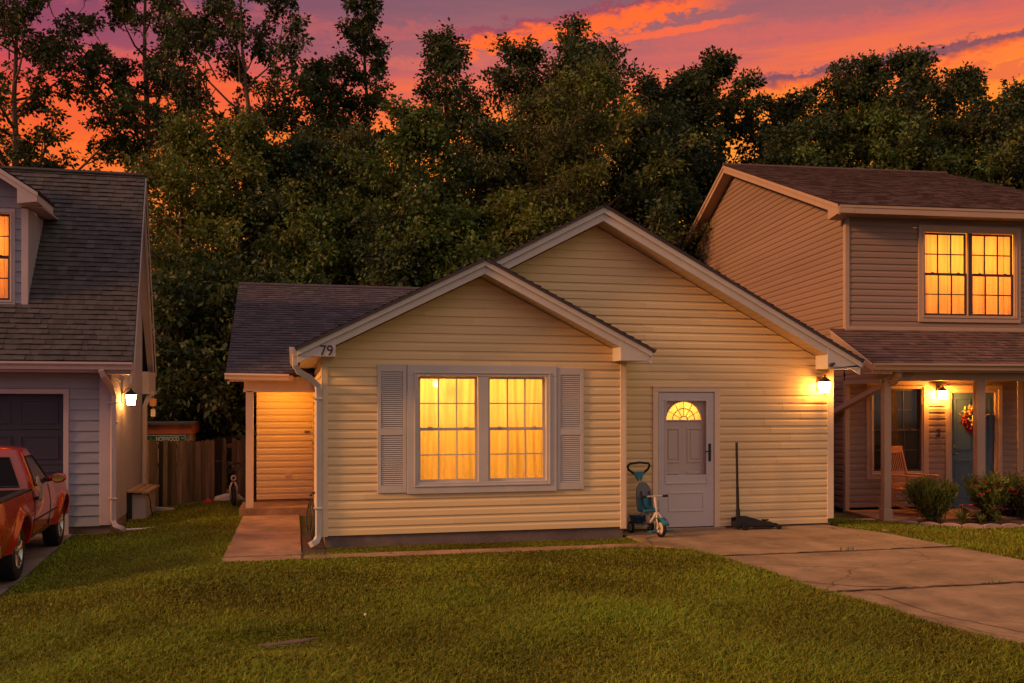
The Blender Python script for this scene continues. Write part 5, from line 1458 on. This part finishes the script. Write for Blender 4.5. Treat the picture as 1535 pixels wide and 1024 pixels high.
s3_ = shrub('flowering_shrub', 'pink flowering shrub by the dark pot at the right edge of the picture', 11.95, 13.35, -.1, .34, .68, 2400, 63, 'shrub', (.07, .028), 1.2)
flowers(s3_, [(-.2, -.2, .58), (-.05, -.25, .62), (.1, -.2, .55), (-.25, -.15, .48), (.0, -.28, .48)], 'petal_purple', .06, 5)
def strap_plant(name, label, x, y, z, n, h, seed, mat='shrub', fl=None, flmat='petal', spread=.8):
    r_ = random.Random(seed); t = thing(name, label, 'plant', (x, y, z)); q = MB()
    for k in range(n):
        a = r_.uniform(0, 2 * pi); l = h * r_.uniform(.7, 1.15); sp = spread * r_.uniform(.3, 1.1); w = .014
        s_ = Vector((-math.sin(a), math.cos(a), 0)); prev = None
        for i in range(5):
            u = i / 4; c = Vector((math.cos(a) * sp * l * u ** 1.3, math.sin(a) * sp * l * u ** 1.3, l * (u - .45 * u * u * sp))); ww = w * (1 - u ** 2) + .001
            cur = (c - s_ * ww, c + s_ * ww)
            if prev: q.quad(prev[0], prev[1], cur[1], cur[0], r_.uniform(-.5, .4))
            prev = cur
    q.build('leaves', mat, t, world=False)
    if fl: flowers(t, fl, flmat, .05, seed)
    return t
strap_plant('lily_plant', 'strap leaved plant with two small red blooms right of the rounded shrub', 10.55, 13.05, -.1, 34, .34, 71, fl=[(-.06, -.05, .30), (.10, -.06, .31)], spread=.9)
strap_plant('bromeliad', 'low spiky green plant between the red bloom plant and the purple pot', 10.88, 13.02, -.1, 26, .22, 72, spread=1.2)
pt_ = strap_plant('purple_plant', 'low plant with purple blooms in front of the flowering shrub', 11.13, 12.95, -.1, 22, .24, 73, fl=[(-.1, -.05, .24), (.0, -.06, .26), (.1, -.04, .24), (.17, 0, .22), (.05, .05, .27)], flmat='petal_purple')
q = MB(); q.lathe([(.001, 0), (.10, 0), (.14, .05), (.155, .13), (.14, .135), (.12, .07), (.001, .06)], (0, 0, .06), 'z', 24)
o = q.build('planter_bowl', 'terracotta', smooth='auto'); o.location = (10.86, 13.30, -.05); o.rotation_euler = (.25, .1, 0); tag(o, 'shallow brown bowl planter in the flower bed behind the spiky plant', 'planter')
q = MB(); q.lathe([(.001, 0), (.15, 0), (.19, .30), (.20, .32), (.175, .32), (.16, .26), (.001, .26)], (0, 0, 0), 'z', 24)
o = q.build('flower_pot', 'dark', smooth='auto'); o.location = (11.9, 13.62, -.065); tag(o, 'dark round flower pot on the porch edge at the right edge of the picture', 'pot')

# ================================================================== TREES
STY = {  # limbs, subs, twigs, leaves per cluster, cluster spread, leaf size, material, bark, upright, fullness
    's': (27, 7, 5, 20, .095, (0.142, 0.086), 'leaf_dark', 'barklit', 1.2, .72),
    'm': (36, 6, 4, 18, .12, (0.133, 0.082), 'leaf_dark', 'bark', 1.1, .75),
    'n': (30, 5, 4, 19, .10, (0.129, 0.082), 'leaf_dark', 'bark', 1.3, .75),
    'd': (38, 6, 4, 19, .13, (0.129, 0.082), 'leaf_dark', 'bark', .9, .8),
    'fo': (54, 6, 4, 20, .15, (0.129, 0.065), 'leaf_olive', 'barklit', .5, .9),
    'fm': (54, 6, 4, 20, .15, (0.129, 0.077), 'leaf_mid', 'bark', .5, .9),
    'fd': (54, 6, 4, 20, .15, (0.120, 0.077), 'leaf_dark', 'bark', .5, .9),
    'fb': (54, 6, 4, 19, .16, (0.138, 0.047), 'leaf_brown', 'barklit', .4, .9),
}
def tree(x, y, H, R_, zb, sty, label, seed, name='tree', group='trees behind the houses'):
    nl, ns, nt_, nleaf, spread, lsz, lm, bk_, upr, full = STY[sty]
    r_ = random.Random(seed); g = np.random.default_rng(seed)
    R_ = R_ * {'s': 1.05, 'n': 1.1, 'm': 1.3, 'd': 1.3, 'u': 1.1}.get(sty, 1.5)
    t = thing(name, label, 'tree', (x, y, -.2), r_.uniform(0, 6.28), group)
    q = MB(); H = H + .2; zb = zb + .2
    tr0 = .05 + .011 * H
    wob = [(0, 0)]
    for i in range(1, 11): wob.append((wob[-1][0] + r_.gauss(0, .07), wob[-1][1] + r_.gauss(0, .07)))
    def tp(z):
        f_ = min(9.999, max(0, z / H * 10)); i = int(f_); u = f_ - i
        return Vector((wob[i][0] * (1 - u) + wob[i + 1][0] * u, wob[i][1] * (1 - u) + wob[i + 1][1] * u, z))
    def trd(z): return max(.012, tr0 * (1 - .93 * (z / H) ** .9))
    q.tube([tp(H * .985 * i / 14) for i in range(15)], [trd(H * .985 * i / 14) * (1.25 if i == 0 else 1) for i in range(15)], 8)
    tw = []; cl = []
    hb = H - zb
    bulge = [r_.uniform(.78, 1.22) for _ in range(5)]
    def prof(u, a):
        if sty == 'n': base = (1 - u) ** .75 * .95 + .10
        elif sty in ('s',): base = .55 + .75 * math.sin(pi * min(1, .15 + u * .8)) - .25
        else: base = (max(0, 1 - (max(0, u - .35) / .70) ** 1.6)) * (.78 + .22 * min(1, u / .3)) + .05
        return R_ * max(.12, base) * bulge[int(a / (2 * pi) * 5) % 5]
    for k in range(nl):
        u = ((k + r_.random()) / nl) ** (.92 if sty == 's' else 1.15)
        if sty != 's' and r_.random() < .10: continue
        a = k * 2.39996 + r_.uniform(-.4, .4)
        rad_ = prof(u, a) * r_.choice((.55, .8, .95, 1.05, 1.3))
        zend = zb + hb * u
        zs_ = max(zb * .55, zend - rad_ * (.35 + upr * .55) * r_.uniform(.7, 1.2))
        if zend > H * .97: zend = H * .97 + .1
        s0 = tp(zs_); e0_ = tp(min(zend, H * .98)); e1 = Vector((e0_.x + rad_ * math.cos(a), e0_.y + rad_ * math.sin(a), zend + r_.gauss(0, .12)))
        pts = []
        for i in range(5):
            v = i / 4; p = s0.lerp(e1, v); sag = math.sin(pi * v) * rad_ * (.30 if sty == 's' else .14)
            pts.append(p + Vector((r_.gauss(0, .03), r_.gauss(0, .03), -sag * .5 if upr > .7 else sag * .4)) * (0 if i == 0 else 1))
        r0 = min(trd(zs_) * .62, (.026 + .026 * rad_) if sty == 's' else (.018 + .022 * rad_))
        q.tube(pts, [r0, r0 * .8, r0 * .6, r0 * .42, r0 * .22], 5, cap=False)
        for j in range(ns):
            v = (.30 + .70 * (j + r_.random()) / ns) if sty != 's' else (.38 + .62 * (j + r_.random()) / ns)
            i = min(3, int(v * 4)); c = pts[i].lerp(pts[i + 1], v * 4 - i)
            ln = (.22 + .26 * r_.random()) * max(.55, rad_) * (1.15 - .4 * v)
            d = Vector((math.cos(a) + r_.gauss(0, .75), math.sin(a) + r_.gauss(0, .75), r_.gauss(.25 * upr + .1, .55))).normalized()
            m_ = c + d * ln * .5 + Vector((0, 0, .05)); e = c + d * ln + Vector((0, 0, r_.gauss(.06, .06)))
            q.tube([c, m_, e], [r0 * .34, r0 * .24, r0 * .12], 4, cap=False)
            cl.append(e); 
            if r_.random() < full: cl.append(m_)
            for _ in range(nt_):
                b0 = c.lerp(e, r_.uniform(.3, 1)); d2 = (d + Vector((r_.gauss(0, .8), r_.gauss(0, .8), r_.gauss(.15, .6)))).normalized()
                e2 = b0 + d2 * r_.uniform(.14, .34)
                s_ = d2.cross(Vector((r_.random(), r_.random(), .3))).normalized() * .006
                q.quad(b0 - s_, b0 + s_, e2 + s_ * .4, e2 - s_ * .4)
                if r_.random() < full: cl.append(e2)
    for k in range(7 if sty in ('m', 'd', 'fo', 'fm', 'fd', 'fb') else 3):          # upright leaders that break the crown's outline
        a = r_.uniform(0, 2 * pi); rr = R_ * r_.uniform(.15, .85); u = 1 - .55 * (rr / R_) ** 1.2
        p0 = tp(zb + hb * u * .72) + Vector((rr * .5 * math.cos(a), rr * .5 * math.sin(a), 0)); h2 = r_.uniform(.9, 1.9)
        p2 = Vector((p0.x + rr * .5 * math.cos(a), p0.y + rr * .5 * math.sin(a), min(zb + hb * (u * .86) + h2 * .55, H + .15)))
        q.tube([p0, p0.lerp(p2, .5) + Vector((r_.gauss(0, .06), r_.gauss(0, .06), 0)), p2], [.030, .018, .006], 4, cap=False)
        for j in range(9):
            v = .35 + .65 * j / 8; c = p0.lerp(p2, v); ln = .42 * (1.15 - v)
            e = c + Vector((r_.gauss(0, 1), r_.gauss(0, 1), r_.uniform(.1, .9))).normalized() * ln; cl.append(e)
            s_ = Vector((.006, .004, 0)); q.quad(c - s_, c + s_, e + s_ * .4, e - s_ * .4)
    for i in range(8 if sty != 'n' else 5): cl.append(tp(H * (.93 + .07 * r_.random())) + Vector((r_.gauss(0, .12), r_.gauss(0, .12), 0)))
    q.build('trunk', bk_, t, world=False)
    Cc = np.array([tuple(c) for c in cl]); n = len(Cc) * nleaf
    k = np.repeat(np.arange(len(Cc)), nleaf)
    csz = g.uniform(.55, 1.35, len(Cc))
    P = Cc[k] + g.normal(size=(n, 3)) * spread * np.array([1, 1, .75]) * csz[k][:, None]
    out = P - Cc[k]; out[:, 2] += .02
    d = unit(unit(out) * .8 + g.normal(size=(n, 3)) * .55 + np.array([0, 0, -.1]))
    sc_ = g.choice([.6, .85, 1.0, 1.25], n)[:, None, None]; V = leafcards(P, d, *lsz, g, .1); V = V[:, :1] + (V - V[:, :1]) * sc_
    ct = g.normal(size=len(Cc)) * .28
    tint = ct[k] + g.uniform(-.45, .55, n)
    me = np_mesh('crown', V, [(0, 1, 2, 3)], [], lm, tint)
    o = bpy.data.objects.new('crown', me); COL.objects.link(o); o.parent = t
    return t
TREES = [
    (-4.34, 34.91, 8.33, 2.1, 1.5, 'd', 'far dark tree low between the grey house and the olive tree'),
    (-2.54, 35.01, 9.15, 2.1, 1.5, 'd', 'far dark tree low behind the two olive trees'),
    (-.45, 35.03, 9.26, 2.2, 1.5, 'd', 'far dark tree low behind the left part of the side roof'),
    (1.2, 34.64, 9.5, 2.2, 1.5, 'd', 'far dark tree low behind the middle of the side roof'),
    (3.09, 34.2, 9.74, 2.2, 1.5, 'd', 'far dark tree low behind the bright green bushy tree'),
    (12.79, 31.92, 9.6, 1.6, 2.5, 'd', 'far dark tree low behind the left rake of the tan house'),
    (-8.49, 32.81, 16.62, 2.04, 9.0, 's', 'tall open tree with a bare trunk rising behind the grey roof ridge'),
    (-4.83, 32.98, 17.44, 2.32, 9.95, 's', 'very tall open tree with a pale trunk just right of the grey roof'),
    (-1.4, 31.14, 15.87, 2.25, 9.26, 's', 'tall open forked tree left of the narrow pointed tree'),
    (0.85, 32.16, 13.52, 1.12, 7.84, 'm', 'shorter dark tree crowded against the left of the narrow pointed tree'),
    (2.38, 32.31, 15.99, 1.42, 7.94, 'n', 'tall narrow pointed tree standing clear against the pink sky'),
    (4.8, 30.71, 14.52, 1.37, 7.96, 'm', 'two topped tree right of the tall narrow pointed tree'),
    (6.91, 29.71, 13.71, 1.26, 7.86, 'm', 'round topped dark tree behind the peak of the front gable'),
    (9.0, 30.24, 14.72, 0.9, 7.84, 'n', 'thin spire tree poking up between round crowns'),
    (9.7, 28.02, 13.7, 1.69, 7.44, 'd', 'broad dark tree whose crown rises above the main gable peak'),
    (12.29, 29.47, 12.62, 1.24, 7.84, 's', 'small loose tree in the bright gap right of the broad dark tree'),
    (13.64, 28.64, 13.28, 1.51, 8.4, 's', 'lone open tree with visible branches at the left end of the tan ridge'),
    (16.75, 28.94, 12.45, 1.78, 8.62, 's', 'low ragged tree behind the left part of the tan ridge'),
    (18.3, 27.55, 13.41, 1.46, 8.63, 'm', 'taller leafy tree behind the middle of the tan ridge'),
    (20.02, 27.14, 13.67, 1.59, 8.63, 'm', 'tallest leafy tree behind the tan roof'),
    (22.45, 27.6, 13.18, 1.42, 8.85, 'm', 'leafy tree right of the tallest one behind the tan roof'),
    (23.35, 25.85, 12.18, 1.53, 8.51, 'd', 'dense tree at the right edge of the picture'),
    (-3.14, 26.93, 9.43, 1.42, 2.47, 'fo', 'bushy olive tree beside the right slope of the grey roof'),
    (-1.51, 26.03, 9.64, 1.43, 2.45, 'fo', 'bushy yellow green tree behind the left end of the side roof'),
    (0.11, 27.19, 9.43, 1.44, 2.5, 'fd', 'dim bushy tree above the side porch roof'),
    (1.71, 26.82, 9.62, 1.36, 2.5, 'fb', 'brownish leafy tree above the side roof ridge'),
    (3.17, 25.45, 9.83, 1.57, 2.47, 'fm', 'bright green bushy tree left of the front gable peak'),
    (5.03, 26.04, 9.91, 1.44, 2.5, 'fd', 'dark bushy tree right behind the front gable peak'),
    (6.47, 24.98, 10.43, 1.55, 2.48, 'fb', 'brown green vine covered tree left of the main gable peak'),
    (8.27, 25.28, 11.08, 1.7, 2.5, 'fo', 'tall olive tree with bare twigs behind the main gable peak'),
    (10.06, 25.37, 10.34, 1.43, 2.52, 'fd', 'dark bushy tree between the main gable and the tan house'),
    (15.93, 27.59, 10.76, 1.92, 5.68, 'fd', 'dark low tree close behind the tan ridge on its left'),
    (17.96, 26.6, 11.33, 2.1, 5.61, 'fm', 'wide green tree close behind the middle of the tan ridge'),
    (20.91, 26.42, 11.09, 1.92, 5.68, 'fo', 'olive tree close behind the right end of the tan ridge'),
    (22.76, 25.48, 10.62, 1.63, 5.61, 'fd', 'dark low tree close behind the tan roof at the right edge'),
    (1.04, 25.02, 6.88, 1.23, 1.74, 'fm', 'low green tree right behind the side roof ridge'),
    (2.58, 24.66, 6.62, 1.16, 1.74, 'fd', 'low dark tree behind the junction of the side roof and front gable'),
    (4.29, 24.26, 6.97, 1.3, 1.74, 'fm', 'low bushy tree hidden up to its crown by the front gable peak'),
    (6.05, 24.05, 7.28, 1.17, 1.74, 'fo', 'low olive tree in the notch between the two gables'),
    (10.72, 25.22, 7.74, 1.23, 1.75, 'fd', 'low dark tree against the gable wall of the tan house'),
]
for i, a in enumerate(TREES): tree(*a, seed=100 + i)
STY['u'] = (30, 5, 3, 9, .17, (.16, .085), 'leaf_dark', 'bark', .5, .9)
for i, (x, y, H, R_, lab) in enumerate([
    (-2.87, 23.06, 4.65, .80, 'tall broad leaved bush behind the shed next to the grey house'),
    (-2.16, 23.41, 4.24, .80, 'broad leaved bush behind the right end of the shed'),
    (-1.33, 22.6, 4.44, .80, 'dark broad leaved bush behind the picket fence near the porch'),
    (-3.15, 24.3, 5.2, .9, 'dim bush deep behind the shed roof'),
    (-1.75, 24.6, 5.4, .9, 'dim bush deep behind the middle of the picket fence'),
    (-.55, 24.4, 5.3, .85, 'dark bush hidden behind the left end of the side roof')]):
    tree(x, y, H, R_, .5, 'u', lab, 300 + i, 'bush', 'bushes behind the fence')

# ================================================================== SKY, SUN, CAMERA
W = bpy.data.worlds.new('World'); S.world = W; W.use_nodes = True
nt = W.node_tree; N = nt.nodes; L = nt.links; N.clear()
def val(x): return x
def mth(op, a, b=None, c=None, clamp=False):
    n = N.new('ShaderNodeMath'); n.operation = op; n.use_clamp = clamp
    for i, v in enumerate((a, b, c)):
        if v is None: continue
        if isinstance(v, (int, float)): n.inputs[i].default_value = v
        else: L.new(v, n.inputs[i])
    return n.outputs[0]
def mrange(x, a, b, c=0.0, d=1.0, smooth=True):
    n = N.new('ShaderNodeMapRange'); n.interpolation_type = 'SMOOTHSTEP' if smooth else 'LINEAR'
    L.new(x, n.inputs['Value'])
    for k, v in zip(('From Min', 'From Max', 'To Min', 'To Max'), (a, b, c, d)): n.inputs[k].default_value = v
    return n.outputs[0]
def mixc(f, a, b, mode='MIX'):
    n = N.new('ShaderNodeMix'); n.data_type = 'RGBA'; n.blend_type = mode
    if isinstance(f, (int, float)): n.inputs['Factor'].default_value = f
    else: L.new(f, n.inputs['Factor'])
    for k, v in (('A', a), ('B', b)):
        if isinstance(v, tuple): n.inputs[k].default_value = (*v, 1)
        else: L.new(v, n.inputs[k])
    return n.outputs['Result']
def noise(vec, sc, det=5, ro=.6):
    n = N.new('ShaderNodeTexNoise'); n.inputs['Scale'].default_value = sc; n.inputs['Detail'].default_value = det; n.inputs['Roughness'].default_value = ro
    L.new(vec, n.inputs['Vector']); return n.outputs[0]
tc = N.new('ShaderNodeTexCoord'); sx = N.new('ShaderNodeSeparateXYZ'); L.new(tc.outputs['Generated'], sx.inputs[0])
X, Y, Z = sx.outputs
az = mth('ARCTAN2', X, Y)                                   # azimuth from +Y towards +X
tn = mth('DIVIDE', Z, mth('MAXIMUM', mth('SQRT', mth('ADD', mth('MULTIPLY', X, X), mth('MULTIPLY', Y, Y))), .02))   # tan(elevation)
def cvec(sa, st, off=0.0):
    n = N.new('ShaderNodeCombineXYZ'); L.new(mth('MULTIPLY', az, sa), n.inputs[0]); L.new(mth('MULTIPLY', tn, st), n.inputs[1]); n.inputs[2].default_value = off
    return n.outputs[0]
streak = noise(cvec(2.2, 16), 1.6, 6, .6)
t2 = mth('ADD', mth('ADD', tn, mth('MULTIPLY', mth('SUBTRACT', streak, .5), .11)), mth('MULTIPLY', mth('SUBTRACT', .42, az), .05))
rp = N.new('ShaderNodeValToRGB'); L.new(mth('MULTIPLY', t2, .5), rp.inputs[0])
cr = rp.color_ramp; stops = [(0.0, (1.0, .42, .05)), (.10, (1.0, .36, .035)), (.130, (1.0, .29, .035)), (.150, (1.0, .235, .028)), (.168, (.92, .165, .05)), (.181, (.56, .125, .115)), (.195, (.38, .12, .13)), (.218, (.24, .105, .135)), (.28, (.16, .095, .14)), (.45, (.23, .185, .20)), (1.0, (.29, .25, .25))]
cr.elements[0].position = stops[0][0]; cr.elements[0].color = (*stops[0][1], 1); cr.elements[1].position = stops[-1][0]; cr.elements[1].color = (*stops[-1][1], 1)
for p, c in stops[1:-1]: e = cr.elements.new(p); e.color = (*c, 1)
col = rp.outputs[0]
# the sky away from the sunset
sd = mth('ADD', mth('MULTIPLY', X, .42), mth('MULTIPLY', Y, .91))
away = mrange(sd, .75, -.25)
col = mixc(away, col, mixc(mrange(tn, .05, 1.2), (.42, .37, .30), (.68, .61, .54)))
# clouds: banks along lines of azimuth and elevation, broken up with noise
cn = noise(cvec(20, 34, 3.1), 2.2, 8, .66); cn2 = noise(cvec(44, 70, 1.7), 2.0, 7, .68)
def bank(a0, a1, ta, tb, w, amp, soft=.45):
    f = mrange(az, a0, a1, 0, 1, False)
    line = mth('ADD', mth('MULTIPLY', f, tb - ta), ta)
    s_ = mth('DIVIDE', mth('SUBTRACT', tn, line), w)                     # signed height in cloud thicknesses
    s_ = mth('ADD', s_, mth('MULTIPLY', mth('SUBTRACT', cn, .5), amp))
    m = mth('SUBTRACT', 1.0, mth('ABSOLUTE', mth('ADD', s_, mth('MULTIPLY', mth('SUBTRACT', cn2, .5), amp * .6))))
    m = mrange(m, 0.0, soft)
    wnd = mth('MULTIPLY', mrange(az, a0 - .02, a0 + .05), mrange(az, a1 + .03, a1 - .05))
    return mth('MULTIPLY', m, wnd), s_
col = mixc(mrange(az, .22, -.30), col, mixc(1.0, col, (.90, .54, .85), 'MULTIPLY'))
m6, s6 = bank(rad(-20), rad(50), .405, .372, .016, 4.2, .9)
col = mixc(mth('MULTIPLY', m6, .26), col, (.80, .13, .085))
m1, s1 = bank(rad(8.5), rad(26), .380, .430, .019, 2.6)
col = mixc(m1, col, mixc(mrange(s1, -.1, .6), (1.0, .145, .03), (.30, .07, .105)))
m2, s2 = bank(rad(18), rad(27.5), .384, .401, .0055, 2.0)
col = mixc(mth('MULTIPLY', m2, .85), col, (.95, .14, .05))
m3, s3 = bank(rad(26), rad(46), .328, .350, .0105, 3.2)
col = mixc(mth('MULTIPLY', m3, .92), col, mixc(mrange(s3, -.7, .35), (.85, .14, .04), (.19, .075, .11)))
m4, s4 = bank(rad(36), rad(50), .312, .318, .010, 3.4)
col = mixc(mth('MULTIPLY', m4, .7), col, (.75, .13, .06))
m5, s5 = bank(rad(-18), rad(14), .335, .37, .010, 3.2, .9)
col = mixc(mth('MULTIPLY', m5, .35), col, (.85, .17, .08))
# below the horizon
col = mixc(mrange(tn, .0, -.05), col, (.10, .07, .05))
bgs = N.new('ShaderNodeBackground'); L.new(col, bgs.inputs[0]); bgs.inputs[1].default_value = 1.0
sky = N.new('ShaderNodeTexSky'); sky.sky_type = 'NISHITA'; sky.sun_disc = False; sky.sun_elevation = rad(14); sky.sun_rotation = rad(-104)
bgn = N.new('ShaderNodeBackground'); L.new(sky.outputs[0], bgn.inputs[0]); bgn.inputs[1].default_value = .0006
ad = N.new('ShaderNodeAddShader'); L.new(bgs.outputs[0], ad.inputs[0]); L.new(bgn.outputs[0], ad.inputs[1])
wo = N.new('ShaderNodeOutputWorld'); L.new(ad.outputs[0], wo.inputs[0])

sl_ = bpy.data.lights.new('sun', 'SUN'); sl_.energy = 3.3; sl_.color = (1, .47, .17); sl_.angle = rad(9)
so = bpy.data.objects.new('sun', sl_); COL.objects.link(so)
sd_ = Vector((-.945, -.18, .35)).normalized()      # towards the low sun in the west
so.rotation_euler = sd_.to_track_quat('Z', 'Y').to_euler(); so.location = sd_ * 40

cam = bpy.data.cameras.new('camera'); co = bpy.data.objects.new('camera', cam); COL.objects.link(co)
cam.sensor_width = 36; cam.lens = 1400 / 1535 * 36; cam.shift_y = 93 / 1535; cam.clip_end = 1000; cam.clip_start = .1
co.location = (0, 0, 1.85); co.rotation_euler = (rad(90), 0, rad(-13.2))
S.camera = co
S.view_settings.view_transform = 'Standard'; S.view_settings.look = 'None'; S.view_settings.exposure = .10; S.view_settings.gamma = 1
S.render.engine = 'CYCLES'
cy = S.cycles; cy.use_denoising = True; cy.max_bounces = 7; cy.diffuse_bounces = 3; cy.glossy_bounces = 3; cy.transmission_bounces = 4; cy.transparent_max_bounces = 10
cy.sample_clamp_indirect = 4; cy.caustics_reflective = False; cy.caustics_refractive = False; cy.use_adaptive_sampling = True; cy.adaptive_threshold = .015
